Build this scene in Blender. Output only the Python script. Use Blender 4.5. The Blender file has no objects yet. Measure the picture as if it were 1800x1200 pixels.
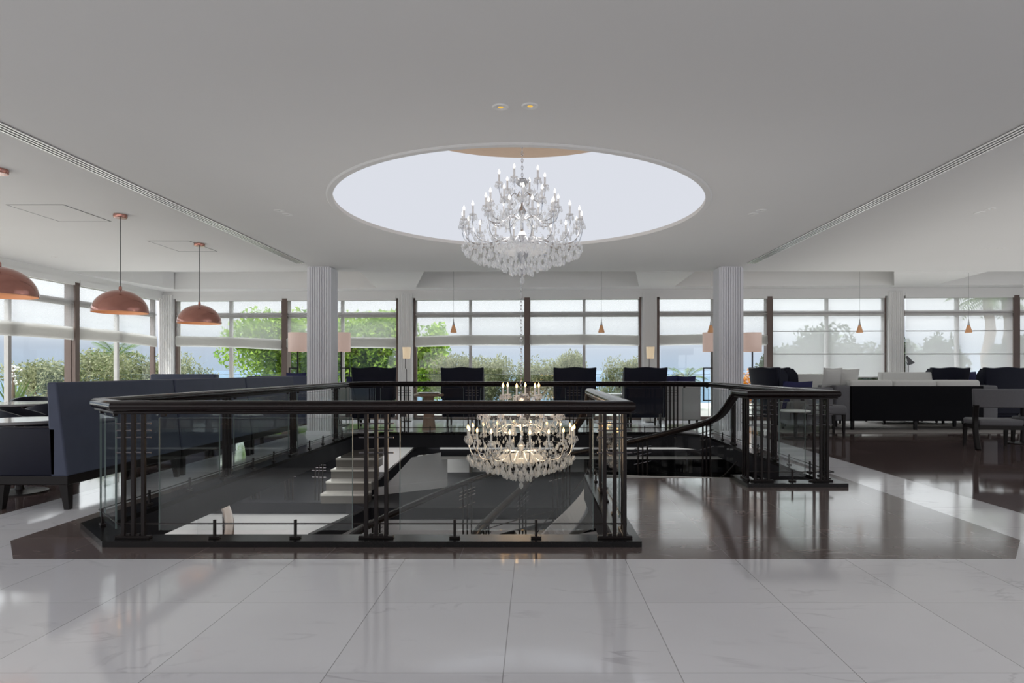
import bpy, bmesh, math, random
from mathutils import Vector, Matrix
from mathutils.geometry import tessellate_polygon
random.seed(7)
PI = math.pi
S = bpy.context.scene
COL = S.collection

# ------------------------------------------------------------------ camera, sky, sun, exposure
EYE = 1.25
cam_d = bpy.data.cameras.new('camera'); cam = bpy.data.objects.new('camera', cam_d); COL.objects.link(cam)
cam.location = (0, 0, EYE); cam.rotation_euler = (PI/2, 0, 0)
cam_d.sensor_width = 36; cam_d.lens = 1090/1800*36
cam_d.shift_x = -40/1800; cam_d.shift_y = 50/1800
cam_d.clip_start = .05; cam_d.clip_end = 20000
S.camera = cam
S.view_settings.view_transform = 'Standard'; S.view_settings.look = 'None'
S.view_settings.gamma = 1; S.view_settings.use_curve_mapping = False
S.view_settings.exposure = 0.0
S.cycles.use_denoising = True
S.cycles.max_bounces = 10; S.cycles.transparent_max_bounces = 40
S.cycles.diffuse_bounces = 5; S.cycles.glossy_bounces = 5; S.cycles.transmission_bounces = 8
S.cycles.sample_clamp_indirect = 6; S.cycles.caustics_reflective = False; S.cycles.caustics_refractive = False

w = bpy.data.worlds.new('sky'); S.world = w; w.use_nodes = True
nt = w.node_tree; nt.nodes.clear()
tc = nt.nodes.new('ShaderNodeTexCoord'); sp = nt.nodes.new('ShaderNodeSeparateXYZ')
nt.links.new(tc.outputs['Generated'], sp.inputs[0])
rmp = nt.nodes.new('ShaderNodeValToRGB'); nt.links.new(sp.outputs['Z'], rmp.inputs[0])
e = rmp.color_ramp.elements
e[0].position = 0.0; e[0].color = (.48, .59, .74, 1)
e[1].position = 1.0; e[1].color = (4.6, 4.75, 5.0, 1)
for p, c in ((.03, (.55, .62, .74, 1)), (.07, (1.05, 1.08, 1.14, 1)), (.16, (1.8, 1.83, 1.9, 1)), (.35, (4.0, 4.05, 4.15, 1))):
    k = e.new(p); k.color = c
bg = nt.nodes.new('ShaderNodeBackground'); bg.inputs[1].default_value = 1.0
out = nt.nodes.new('ShaderNodeOutputWorld')
nt.links.new(rmp.outputs[0], bg.inputs[0]); nt.links.new(bg.outputs[0], out.inputs[0])

def lamp(name, kind, loc, rot, energy, color=(1, 1, 1), **kw):
    d = bpy.data.lights.new(name, kind); d.energy = energy; d.color = color
    for k, v in kw.items(): setattr(d, k, v)
    o = bpy.data.objects.new(name, d); o.location = loc; o.rotation_euler = rot; COL.objects.link(o)
    return o
lamp('sun', 'SUN', (-20, -5, 30), (math.radians(30), math.radians(-24), 0), 2.4, (1, .96, .88), angle=.02)
# fill lights added behind the camera, brightening the ceiling and facing surfaces
lamp('lobby_ceiling_fill', 'AREA', (0, -2.0, .9), (PI, 0, 0), 205, (.97, .975, 1), shape='RECTANGLE', size=20, size_y=3)
lamp('entrance_side_fill', 'AREA', (1, -3.8, 2.0), (math.radians(112), 0, 0), 440, (.95, .965, 1), shape='RECTANGLE', size=22, size_y=2.4)
# unseen upward fills added above eye level to lift the ceiling
lamp('lounge_ceiling_fill', 'AREA', (9, 9.2, 1.7), (PI, 0, 0), 118, (1, .985, .95), shape='RECTANGLE', size=8, size_y=9)
lamp('banquette_ceiling_fill', 'AREA', (-7.0, 9.0, 1.7), (PI, 0, 0), 48, (1, .985, .95), shape='RECTANGLE', size=4.5, size_y=9)
lamp('well_ceiling_fill', 'AREA', (0, 8.0, 1.55), (PI, 0, 0), 38, (.97, .98, 1), shape='RECTANGLE', size=7, size_y=6)
# unseen fills added under the slab to brighten the stairwell
lamp('lower_hall_fill', 'AREA', (0, 13.1, -.3), (0, 0, 0), 125, (1, .97, .93), shape='RECTANGLE', size=9, size_y=1.6)
lamp('lower_side_fill', 'AREA', (-4.6, 8.5, -.3), (0, 0, 0), 90, (1, .97, .93), shape='RECTANGLE', size=1.6, size_y=6)

# ------------------------------------------------------------------ materials
def new_mat(name):
    m = bpy.data.materials.new(name); m.use_nodes = True
    return m, m.node_tree, m.node_tree.nodes['Principled BSDF']
def L(t, a, b): t.links.new(a, b)
def N(t, typ, **kw):
    n = t.nodes.new(typ)
    for k, v in kw.items(): setattr(n, k, v)
    return n
def mat(name, col, rough=.5, metal=0, spec=.5, noise=0, nscale=20, bump=0, trans=0, ior=1.45, coat=0, emit=None, estr=0):
    m, t, b = new_mat(name)
    b.inputs['Base Color'].default_value = (*col, 1); b.inputs['Roughness'].default_value = rough
    b.inputs['Metallic'].default_value = metal; b.inputs['Specular IOR Level'].default_value = spec
    b.inputs['Transmission Weight'].default_value = trans; b.inputs['IOR'].default_value = ior
    b.inputs['Coat Weight'].default_value = coat
    if emit: b.inputs['Emission Color'].default_value = (*emit, 1); b.inputs['Emission Strength'].default_value = estr
    if noise or bump:
        tcn = N(t, 'ShaderNodeTexCoord'); nz = N(t, 'ShaderNodeTexNoise'); nz.inputs['Scale'].default_value = nscale
        nz.inputs['Detail'].default_value = 4; L(t, tcn.outputs['Object'], nz.inputs['Vector'])
        if noise:
            mx = N(t, 'ShaderNodeMix', data_type='RGBA'); L(t, nz.outputs['Fac'], mx.inputs['Factor'])
            mx.inputs['A'].default_value = (*[max(0, c*(1-noise)) for c in col], 1)
            mx.inputs['B'].default_value = (*[min(1, c*(1+noise)) for c in col], 1)
            L(t, mx.outputs['Result'], b.inputs['Base Color'])
        if bump:
            bp = N(t, 'ShaderNodeBump'); bp.inputs['Strength'].default_value = bump; bp.inputs['Distance'].default_value = .005
            L(t, nz.outputs['Fac'], bp.inputs['Height']); L(t, bp.outputs['Normal'], b.inputs['Normal'])
    return m
def marble(name, base, vein, rough, tile, off, seam, vs=1.1, vamt=.5, spec=.5, spot=.08):
    m, t, b = new_mat(name)
    g = N(t, 'ShaderNodeNewGeometry'); sx = N(t, 'ShaderNodeSeparateXYZ'); L(t, g.outputs['Position'], sx.inputs[0])
    def math_(op, a, c=None):
        n = N(t, 'ShaderNodeMath', operation=op)
        for i, v in enumerate((a, c)):
            if v is None: continue
            if isinstance(v, (int, float)): n.inputs[i].default_value = v
            else: L(t, v, n.inputs[i])
        return n.outputs[0]
    fx = math_('DIVIDE', math_('SUBTRACT', sx.outputs['X'], off[0]), tile[0])
    fy = math_('DIVIDE', math_('SUBTRACT', sx.outputs['Y'], off[1]), tile[1])
    lx = math_('LESS_THAN', math_('PINGPONG', fx, .5), .0022/tile[0]*1.0)
    ly = math_('LESS_THAN', math_('PINGPONG', fy, .5), .0022/tile[1]*1.0)
    line = math_('MAXIMUM', lx, ly)
    cid = N(t, 'ShaderNodeCombineXYZ'); L(t, math_('FLOOR', fx), cid.inputs[0]); L(t, math_('FLOOR', fy), cid.inputs[1])
    wn = N(t, 'ShaderNodeTexWhiteNoise'); L(t, cid.outputs[0], wn.inputs['Vector'])
    off3 = N(t, 'ShaderNodeVectorMath', operation='SCALE'); L(t, wn.outputs['Color'], off3.inputs[0]); off3.inputs['Scale'].default_value = 9
    add = N(t, 'ShaderNodeVectorMath', operation='ADD'); L(t, g.outputs['Position'], add.inputs[0]); L(t, off3.outputs[0], add.inputs[1])
    mp = N(t, 'ShaderNodeMapping'); mp.inputs['Rotation'].default_value = (0, 0, .6); mp.inputs['Scale'].default_value = (1, 2.6, 1)
    L(t, add.outputs[0], mp.inputs['Vector'])
    n1 = N(t, 'ShaderNodeTexNoise'); n1.inputs['Scale'].default_value = vs; n1.inputs['Detail'].default_value = 7; n1.inputs['Distortion'].default_value = 1.2
    L(t, mp.outputs[0], n1.inputs['Vector'])
    v = math_('ABSOLUTE', math_('SUBTRACT', n1.outputs['Fac'], .5))
    mr = N(t, 'ShaderNodeMapRange'); L(t, v, mr.inputs['Value'])
    mr.inputs['From Min'].default_value = 0; mr.inputs['From Max'].default_value = .022
    mr.inputs['To Min'].default_value = 1; mr.inputs['To Max'].default_value = 0
    n2 = N(t, 'ShaderNodeTexNoise'); n2.inputs['Scale'].default_value = 2.3; n2.inputs['Detail'].default_value = 5; L(t, add.outputs[0], n2.inputs['Vector'])
    n2r = N(t, 'ShaderNodeMapRange'); L(t, n2.outputs['Fac'], n2r.inputs['Value'])
    n2r.inputs['From Min'].default_value = .48; n2r.inputs['From Max'].default_value = .75
    va = math_('MULTIPLY', math_('MULTIPLY', mr.outputs[0], n2r.outputs[0]), vamt)
    tone = N(t, 'ShaderNodeMix', data_type='RGBA'); L(t, math_('ADD', math_('MULTIPLY', wn.outputs['Value'], .45), math_('MULTIPLY', n2.outputs['Fac'], .6)), tone.inputs['Factor'])
    tone.inputs['A'].default_value = (*[c*(1-spot) for c in base], 1); tone.inputs['B'].default_value = (*[c*(1+spot) for c in base], 1)
    m1 = N(t, 'ShaderNodeMix', data_type='RGBA'); L(t, va, m1.inputs['Factor']); L(t, tone.outputs['Result'], m1.inputs['A']); m1.inputs['B'].default_value = (*vein, 1)
    m2 = N(t, 'ShaderNodeMix', data_type='RGBA'); L(t, line, m2.inputs['Factor']); L(t, m1.outputs['Result'], m2.inputs['A']); m2.inputs['B'].default_value = (*seam, 1)
    L(t, m2.outputs['Result'], b.inputs['Base Color'])
    b.inputs['Roughness'].default_value = rough; b.inputs['Specular IOR Level'].default_value = spec
    return m
def pane_mat(name, tint=(1, 1, 1), refl=1.0, ior=1.5):
    m, t, b = new_mat(name); t.nodes.remove(b)
    o = t.nodes['Material Output']
    tr = N(t, 'ShaderNodeBsdfTransparent'); tr.inputs[0].default_value = (*tint, 1)
    gl = N(t, 'ShaderNodeBsdfGlossy'); gl.inputs['Roughness'].default_value = .01; gl.inputs['Color'].default_value = (.95, .97, .97, 1)
    fr = N(t, 'ShaderNodeFresnel'); ge = N(t, 'ShaderNodeNewGeometry')
    io = N(t, 'ShaderNodeMapRange'); L(t, ge.outputs['Backfacing'], io.inputs['Value']); io.inputs['To Min'].default_value = ior; io.inputs['To Max'].default_value = 1/ior
    L(t, io.outputs[0], fr.inputs[0])
    mu = N(t, 'ShaderNodeMath', operation='MULTIPLY'); L(t, fr.outputs[0], mu.inputs[0]); mu.inputs[1].default_value = refl
    mx = N(t, 'ShaderNodeMixShader'); L(t, mu.outputs[0], mx.inputs[0]); L(t, tr.outputs[0], mx.inputs[1]); L(t, gl.outputs[0], mx.inputs[2])
    L(t, mx.outputs[0], o.inputs[0]); return m
def sheer_mat(name, col, clear):
    m, t, b = new_mat(name); t.nodes.remove(b); o = t.nodes['Material Output']
    tr = N(t, 'ShaderNodeBsdfTransparent'); tl = N(t, 'ShaderNodeBsdfTranslucent'); df = N(t, 'ShaderNodeBsdfDiffuse')
    for n in (tl, df): n.inputs[0].default_value = (*col, 1)
    a = N(t, 'ShaderNodeMixShader'); a.inputs[0].default_value = .35; L(t, tl.outputs[0], a.inputs[1]); L(t, df.outputs[0], a.inputs[2])
    x = N(t, 'ShaderNodeMixShader')
    tcn = N(t, 'ShaderNodeTexCoord'); nz = N(t, 'ShaderNodeTexNoise'); nz.inputs['Scale'].default_value = 90; L(t, tcn.outputs['Object'], nz.inputs['Vector'])
    mr = N(t, 'ShaderNodeMapRange'); L(t, nz.outputs['Fac'], mr.inputs['Value']); mr.inputs['To Min'].default_value = max(0, clear-.1); mr.inputs['To Max'].default_value = min(1, clear+.1)
    L(t, mr.outputs[0], x.inputs[0])
    L(t, a.outputs[0], x.inputs[1]); L(t, tr.outputs[0], x.inputs[2]); L(t, x.outputs[0], o.inputs[0]); return m
def crystal_mat(name):
    m, t, b = new_mat(name); t.nodes.remove(b); o = t.nodes['Material Output']
    tr = N(t, 'ShaderNodeBsdfTransparent'); gl = N(t, 'ShaderNodeBsdfGlossy'); gl.inputs['Roughness'].default_value = .04
    tl = N(t, 'ShaderNodeBsdfTranslucent'); tl.inputs[0].default_value = (.93, .94, .96, 1); df = N(t, 'ShaderNodeBsdfDiffuse'); df.inputs[0].default_value = (.9, .91, .93, 1)
    a = N(t, 'ShaderNodeMixShader'); L(t, tl.outputs[0], a.inputs[1]); L(t, df.outputs[0], a.inputs[2])
    c = N(t, 'ShaderNodeMixShader'); c.inputs[0].default_value = .16; L(t, a.outputs[0], c.inputs[1]); L(t, gl.outputs[0], c.inputs[2])
    lw = N(t, 'ShaderNodeLayerWeight'); lw.inputs[0].default_value = .45
    mr = N(t, 'ShaderNodeMapRange'); L(t, lw.outputs['Facing'], mr.inputs['Value']); mr.inputs['To Min'].default_value = .6; mr.inputs['To Max'].default_value = .25
    x = N(t, 'ShaderNodeMixShader'); L(t, mr.outputs[0], x.inputs[0]); L(t, c.outputs[0], x.inputs[1]); L(t, tr.outputs[0], x.inputs[2]); L(t, x.outputs[0], o.inputs[0]); return m
def emit_mat(name, col, s):
    m, t, b = new_mat(name); t.nodes.remove(b); o = t.nodes['Material Output']
    em = N(t, 'ShaderNodeEmission'); em.inputs[0].default_value = (*col, 1); em.inputs[1].default_value = s; L(t, em.outputs[0], o.inputs[0]); return m
def shade_mat(name, col, glow, s):
    m = mat(name, col, .8, noise=.05, nscale=60); b = m.node_tree.nodes['Principled BSDF']
    b.inputs['Emission Color'].default_value = (*glow, 1); b.inputs['Emission Strength'].default_value = s; return m
def wood_mat(name, a, c, rough, scale=(1, 12, 12), coat=0, spec=.5):
    m, t, b = new_mat(name)
    tcn = N(t, 'ShaderNodeTexCoord'); mp = N(t, 'ShaderNodeMapping'); mp.inputs['Scale'].default_value = scale; L(t, tcn.outputs['Object'], mp.inputs[0])
    nz = N(t, 'ShaderNodeTexNoise'); nz.inputs['Scale'].default_value = 2.5; nz.inputs['Detail'].default_value = 6; nz.inputs['Distortion'].default_value = .8; L(t, mp.outputs[0], nz.inputs['Vector'])
    mx = N(t, 'ShaderNodeMix', data_type='RGBA'); L(t, nz.outputs['Fac'], mx.inputs['Factor']); mx.inputs['A'].default_value = (*a, 1); mx.inputs['B'].default_value = (*c, 1)
    b.inputs['Specular IOR Level'].default_value = spec
    L(t, mx.outputs['Result'], b.inputs['Base Color']); b.inputs['Roughness'].default_value = rough; b.inputs['Coat Weight'].default_value = coat; b.inputs['Coat Roughness'].default_value = .08
    return m
def leaf_mat(name, a, c):
    m, t, b = new_mat(name)
    oi = N(t, 'ShaderNodeNewGeometry'); mx = N(t, 'ShaderNodeMix', data_type='RGBA'); L(t, oi.outputs['Random Per Island'], mx.inputs['Factor'])
    mx.inputs['A'].default_value = (*a, 1); mx.inputs['B'].default_value = (*c, 1); L(t, mx.outputs['Result'], b.inputs['Base Color'])
    b.inputs['Roughness'].default_value = .55; b.inputs['Specular IOR Level'].default_value = .25
    o = t.nodes['Material Output']; tl = N(t, 'ShaderNodeBsdfTranslucent'); L(t, mx.outputs['Result'], tl.inputs[0])
    x = N(t, 'ShaderNodeMixShader'); x.inputs[0].default_value = .35; L(t, b.outputs[0], x.inputs[1]); L(t, tl.outputs[0], x.inputs[2]); L(t, x.outputs[0], o.inputs[0]); return m

M = dict(
    ceiling=mat('ceiling_paint', (.74, .735, .725), .8, noise=.015, nscale=1.2),
    plaster=mat('white_plaster', (.78, .775, .76), .7, noise=.015, nscale=2),
    colwhite=mat('column_paint', (.80, .80, .83), .5, noise=.02, nscale=3),
    marble=marble('white_marble', (.72, .72, .75), (.36, .35, .39), .085, (.727, .77), (-.13, 4.10), (.36, .36, .37), 1.0, .6, spec=1.0),
    brown=marble('brown_marble', (.135, .105, .098), (.46, .41, .39), .11, (.90, .90), (1.30, 4.62), (.22, .19, .18), 1.5, .6, spot=.25),
    brownside=marble('dark_brown_marble', (.095, .068, .064), (.30, .25, .24), .06, (1.2, .9), (.3, .2), (.12, .10, .10), 1.5, .4, spot=.3),
    rail=wood_mat('dark_mahogany', (.006, .0035, .0035), (.010, .005, .005), .2, (3, 3, 3), 0, .2),
    metal=mat('bronze_black_metal', (.008, .005, .005), .35, .0, spec=.25, noise=.2, nscale=8),
    rung=mat('rung_steel', (.16, .15, .16), .22, .9, noise=.1, nscale=8),
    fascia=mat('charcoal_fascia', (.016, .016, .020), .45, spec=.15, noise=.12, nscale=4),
    curb=mat('black_granite', (.005, .0045, .005), .22, spec=.22, noise=.3, nscale=60),
    pane=pane_mat('balustrade_glass', (.95, .97, .965), .42),
    winpane=pane_mat('window_glass', (.97, .985, .98), .5),
    edge=mat('glass_edge', (.13, .17, .165), .2, spec=.4, noise=.05, nscale=5),
    sheer=sheer_mat('sheer_blind', (.62, .62, .62), .62),
    band=sheer_mat('folded_blind', (.64, .63, .61), .04),
    screen=sheer_mat('screen_blind', (.93, .93, .93), .50),
    hem=mat('blind_hem', (.36, .35, .35), .7, noise=.05, nscale=30),
    frame=mat('bronze_frame', (.145, .105, .092), .45, .2, noise=.08, nscale=6),
    frameg=mat('grey_frame', (.50, .48, .465), .5, .0, noise=.05, nscale=6),
    copper=mat('copper', (.46, .21, .165), .16, .7, noise=.04, nscale=4, coat=.4),
    copperin=mat('copper_inside', (.75, .42, .25), .4, .4, noise=.04, nscale=4),
    cable=mat('grey_cable', (.12, .12, .12), .5, noise=.1, nscale=20),
    chrome=mat('chrome', (.62, .62, .64), .18, 1, noise=.05, nscale=12),
    crystal=crystal_mat('cut_crystal'),
    candle=mat('candle_sleeve', (.82, .80, .78), .4, noise=.03, nscale=20),
    bulbw=emit_mat('white_bulb', (1, .95, .86), 2.2),
    bulby=emit_mat('amber_bulb', (1, .56, .20), 8),
    drum=emit_mat('glowing_drum_white', (.86, .89, .97), .83),  # the drum wall's brightness is put in as even emission
    oak=wood_mat('oak_ceiling', (.50, .33, .20), (.62, .43, .27), .5, (2, 9, 2)),
    navy=mat('navy_leather', (.007, .008, .018), .5, spec=.22, noise=.15, nscale=9, bump=.08),
    slate=mat('slate_blue_leather', (.054, .065, .104), .5, spec=.35, noise=.12, nscale=9, bump=.08),
    blackfab=mat('black_fabric', (.006, .006, .008), .8, spec=.12, noise=.2, nscale=40, bump=.1),
    greyfab=mat('grey_fabric', (.13, .13, .14), .75, noise=.12, nscale=60, bump=.15),
    lightfab=mat('light_grey_fabric', (.40, .40, .39), .85, noise=.08, nscale=60, bump=.15),
    whitefab=mat('white_fabric', (.62, .62, .60), .85, noise=.05, nscale=40, bump=.15),
    bluefab=mat('royal_blue_fabric', (.020, .022, .085), .8, noise=.15, nscale=50, bump=.15),
    magenta=mat('magenta_fabric', (.22, .012, .06), .7, noise=.15, nscale=40),
    dleg=mat('espresso_wood', (.008, .006, .006), .35, spec=.25, noise=.2, nscale=20),
    tabletop=mat('polished_table_top', (.30, .30, .31), .12, noise=.1, nscale=5),
    twood=wood_mat('walnut', (.22, .13, .09), (.34, .21, .14), .4, (8, 8, 1)),
    paper=mat('white_ceramic', (.8, .8, .78), .3, noise=.03, nscale=10),
    shade=shade_mat('lamp_shade_cloth', (.62, .53, .50), (1, .66, .52), .22),
    shadeb=shade_mat('bright_lamp_shade', (.70, .62, .5), (1, .75, .45), .38),
    cone=shade_mat('amber_glass', (.42, .24, .14), (1, .48, .2), .16),
    lensy=emit_mat('downlight_lens', (1, .62, .12), .85),
    slot=mat('diffuser_slot', (.03, .03, .03), .6, noise=.05, nscale=5),
    slotw=mat('diffuser_blade', (.88, .88, .87), .25, .5, noise=.03, nscale=5),
    seam=mat('panel_gap', (.22, .22, .22), .8, noise=.05, nscale=5),
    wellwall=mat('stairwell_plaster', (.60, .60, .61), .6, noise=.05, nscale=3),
    brownrail=wood_mat('worn_brown_rail', (.06, .042, .034), (.10, .072, .058), .3, (3, 3, 3), 0, .3),
    step=marble('stair_stone', (.52, .50, .47), (.3, .3, .3), .25, (5, 5), (9.1, 9.1), (.4, .4, .4), 1.5, .3),
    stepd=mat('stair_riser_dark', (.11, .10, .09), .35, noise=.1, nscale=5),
    rug=mat('grey_rug', (.23, .215, .205), .9, noise=.12, nscale=50, bump=.2),
    terrace=mat('terrace_stone', (.42, .40, .37), .8, spec=.1, noise=.1, nscale=2),
    sea=mat('sea_water', (.028, .075, .13), .5, spec=.1, noise=.12, nscale=.02),
    trunk=mat('bark', (.16, .115, .085), .85, noise=.3, nscale=10, bump=.5),
    olive=leaf_mat('olive_leaf', (.09, .115, .05), (.32, .33, .19)),
    green=leaf_mat('bright_leaf', (.09, .20, .015), (.36, .52, .08)),
    dgreen=leaf_mat('dark_leaf', (.015, .03, .01), (.04, .07, .025)),
    palm=leaf_mat('palm_leaf', (.04, .08, .018), (.14, .21, .06)),
    orange=leaf_mat('autumn_leaf', (.42, .13, .01), (.75, .34, .04)),
    lawn=mat('lawn', (.10, .19, .03), .9, noise=.3, nscale=3),
    green_sign=emit_mat('exit_sign_face', (.25, .55, .42), .6),
)

# ------------------------------------------------------------------ mesh helpers
class MB:
    def __init__(s): s.v = []; s.f = []
    def add(s, vs, fs):
        n = len(s.v); s.v += [tuple(p) for p in vs]; s.f += [tuple(i+n for i in f) for f in fs]; return s
    def box(s, x0, y0, z0, x1, y1, z1):
        return s.add([(x0, y0, z0), (x1, y0, z0), (x1, y1, z0), (x0, y1, z0), (x0, y0, z1), (x1, y0, z1), (x1, y1, z1), (x0, y1, z1)],
                     [(0, 3, 2, 1), (4, 5, 6, 7), (0, 1, 5, 4), (1, 2, 6, 5), (2, 3, 7, 6), (3, 0, 4, 7)])
    def rbox(s, x0, y0, z0, x1, y1, z1, r=.02, seg=3, taper=None, shear=0):
        bm = bmesh.new()
        bmesh.ops.create_cube(bm, size=1)
        for v in bm.verts:
            v.co = Vector((x0+(v.co.x+.5)*(x1-x0), y0+(v.co.y+.5)*(y1-y0), z0+(v.co.z+.5)*(z1-z0)))
        bmesh.ops.bevel(bm, geom=bm.edges[:], offset=r, segments=seg, profile=.5, affect='EDGES')
        if taper or shear:
            cx, cy = (x0+x1)/2, (y0+y1)/2
            for v in bm.verts:
                k = (v.co.z-z0)/(z1-z0)
                if taper: v.co.x = cx+(v.co.x-cx)*(taper[0]+(1-taper[0])*k); v.co.y = cy+(v.co.y-cy)*(taper[1]+(1-taper[1])*k)
                v.co.y += shear*k
        bm.verts.index_update()
        s.add([v.co for v in bm.verts], [[v.index for v in f.verts] for f in bm.faces]); bm.free(); return s
    def prism(s, poly, z0, z1):
        n = len(poly); a = sum(poly[i][0]*poly[(i+1) % n][1]-poly[(i+1) % n][0]*poly[i][1] for i in range(n))
        if a < 0: poly = poly[::-1]
        return s.add([(x, y, z0) for x, y in poly]+[(x, y, z1) for x, y in poly],
                     [tuple(range(n-1, -1, -1)), tuple(range(n, 2*n))]+[(i, (i+1) % n, n+(i+1) % n, n+i) for i in range(n)])
    def lathe(s, prof, n=24, c=(0, 0, 0), cap=True):
        b = len(s.v)
        for r, z in prof:
            for i in range(n):
                a = 2*PI*i/n; s.v.append((c[0]+r*math.cos(a), c[1]+r*math.sin(a), c[2]+z))
        for j in range(len(prof)-1):
            for i in range(n):
                k = (i+1) % n; s.f.append((b+j*n+i, b+j*n+k, b+(j+1)*n+k, b+(j+1)*n+i))
        if cap:
            if prof[0][0] > 1e-4: s.f.append(tuple(b+i for i in range(n-1, -1, -1)))
            if prof[-1][0] > 1e-4: s.f.append(tuple(b+(len(prof)-1)*n+i for i in range(n)))
        return s
    def sweep(s, path, prof, closed=False, up=Vector((0, 0, 1))):
        """prof: (side, up) points swept along the path with mitred corners"""
        P = [Vector(p) for p in path]; b = len(s.v); m = len(prof); n = len(P)
        for i, p in enumerate(P):
            d0 = (P[i]-P[i-1]).normalized() if (i > 0 or closed) else (P[1]-P[0]).normalized()
            d1 = (P[(i+1) % n]-P[i]).normalized() if (i < n-1 or closed) else d0
            t = (d0+d1).normalized()
            side = t.cross(up)
            side = side.normalized() if side.length > 1e-4 else Vector((1, 0, 0))
            u = side.cross(t).normalized()
            k = 1/max(.35, t.dot(d0))
            flat0 = Vector((d0.x, d0.y, 0)); flat1 = Vector((d1.x, d1.y, 0))
            bend_h = flat0.length > 1e-4 and flat1.length > 1e-4 and flat0.normalized().dot(flat1.normalized()) < .999
            for a, c in prof: s.v.append(tuple(p+side*a*(k if bend_h else 1)+u*c*(1 if bend_h else k)))
        for i in range(n if closed else n-1):
            for j in range(m):
                k = (j+1) % m; q = (i+1) % n
                s.f.append((b+i*m+j, b+i*m+k, b+q*m+k, b+q*m+j))
        if not closed:
            s.f.append(tuple(b+j for j in range(m-1, -1, -1))); s.f.append(tuple(b+(n-1)*m+j for j in range(m)))
        return s
    def tube(s, path, r, n=8, closed=False):
        if not isinstance(r, (list, tuple)): return s.sweep(path, [(r*math.cos(2*PI*i/n), r*math.sin(2*PI*i/n)) for i in range(n)], closed)
        P = [Vector(p) for p in path]; b = len(s.v)
        for i, p in enumerate(P):
            t = (P[min(i+1, len(P)-1)]-P[max(i-1, 0)]).normalized()
            a = t.orthogonal().normalized() if abs(t.z) > .98 else t.cross(Vector((0, 0, 1))).normalized(); c = a.cross(t)
            for j in range(n): s.v.append(tuple(p+a*r[i]*math.cos(2*PI*j/n)+c*r[i]*math.sin(2*PI*j/n)))
        for i in range(len(P)-1):
            for j in range(n):
                k = (j+1) % n; s.f.append((b+i*n+j, b+i*n+k, b+(i+1)*n+k, b+(i+1)*n+j))
        s.f.append(tuple(b+j for j in range(n-1, -1, -1))); s.f.append(tuple(b+(len(P)-1)*n+j for j in range(n)))
        return s
    def xf(s, m):
        s.v = [tuple(m @ Vector(p)) for p in s.v]; return s
    def mesh(s, name, m, smooth=False):
        me = bpy.data.meshes.new(name); me.from_pydata(s.v, [], s.f)
        bm = bmesh.new(); bm.from_mesh(me); bmesh.ops.recalc_face_normals(bm, faces=bm.faces[:]); bm.to_mesh(me); bm.free()
        me.materials.append(m)
        if smooth:
            for p in me.polygons: p.use_smooth = True
            try: me.set_sharp_from_angle(angle=math.radians(38))
            except Exception: pass
        return me
def link(name, me, parent=None, loc=None, rot=None):
    o = bpy.data.objects.new(name, me); COL.objects.link(o)
    if parent: o.parent = parent
    if loc: o.location = loc
    if rot is not None: o.rotation_euler = (0, 0, rot) if isinstance(rot, (int, float)) else rot
    return o
def ob(name, mb, m, parent=None, loc=None, rot=None, smooth=False): return link(name, mb.mesh(name, m, smooth), parent, loc, rot)
def tag(o, label, cat, group=None, kind=None):
    o['label'] = label; o['category'] = cat
    if group: o['group'] = group
    if kind: o['kind'] = kind
    return o
def thing(name, label, cat, loc=(0, 0, 0), rot=0, group=None):
    o = bpy.data.objects.new(name, None); COL.objects.link(o); o.location = loc; o.rotation_euler = (0, 0, rot); o.empty_display_size = .1
    return tag(o, label, cat, group)
def struct(o): o['kind'] = 'structure'; return o
def dup(o, label=None, loc=None, rot=None, scale=None, parent=None):
    c = o.copy(); COL.objects.link(c)
    if parent: c.parent = parent
    for ch in list(o.children): dup(ch, parent=c)
    if label: c['label'] = label
    if loc: c.location = loc
    if rot is not None: c.rotation_euler = (0, 0, rot)
    if scale: c.scale = scale
    return c
def arc(c, r, a0, a1, n): return [(c[0]+r*math.cos(a0+(a1-a0)*i/n), c[1]+r*math.sin(a0+(a1-a0)*i/n)) for i in range(n+1)]
def rrect(w, h, r, n=4):
    p = []
    for cx, cy, a in ((w/2-r, h/2-r, 0), (-w/2+r, h/2-r, PI/2), (-w/2+r, -h/2+r, PI), (w/2-r, -h/2+r, 1.5*PI)):
        p += [(cx+r*math.cos(a+PI/2*i/n), cy+r*math.sin(a+PI/2*i/n)) for i in range(n+1)]
    return p
def bez(pts, n):
    """Catmull-Rom through the points"""
    P = [Vector(p) for p in pts]; P = [2*P[0]-P[1]]+P+[2*P[-1]-P[-2]]; o = []
    for i in range(1, len(P)-2):
        for k in range(n):
            t = k/n; a, b, c, d = P[i-1:i+3]
            o.append(.5*((2*b)+(-a+c)*t+(2*a-5*b+4*c-d)*t*t+(-a+3*b-3*c+d)*t**3))
    o.append(P[-2]); return o

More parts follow.
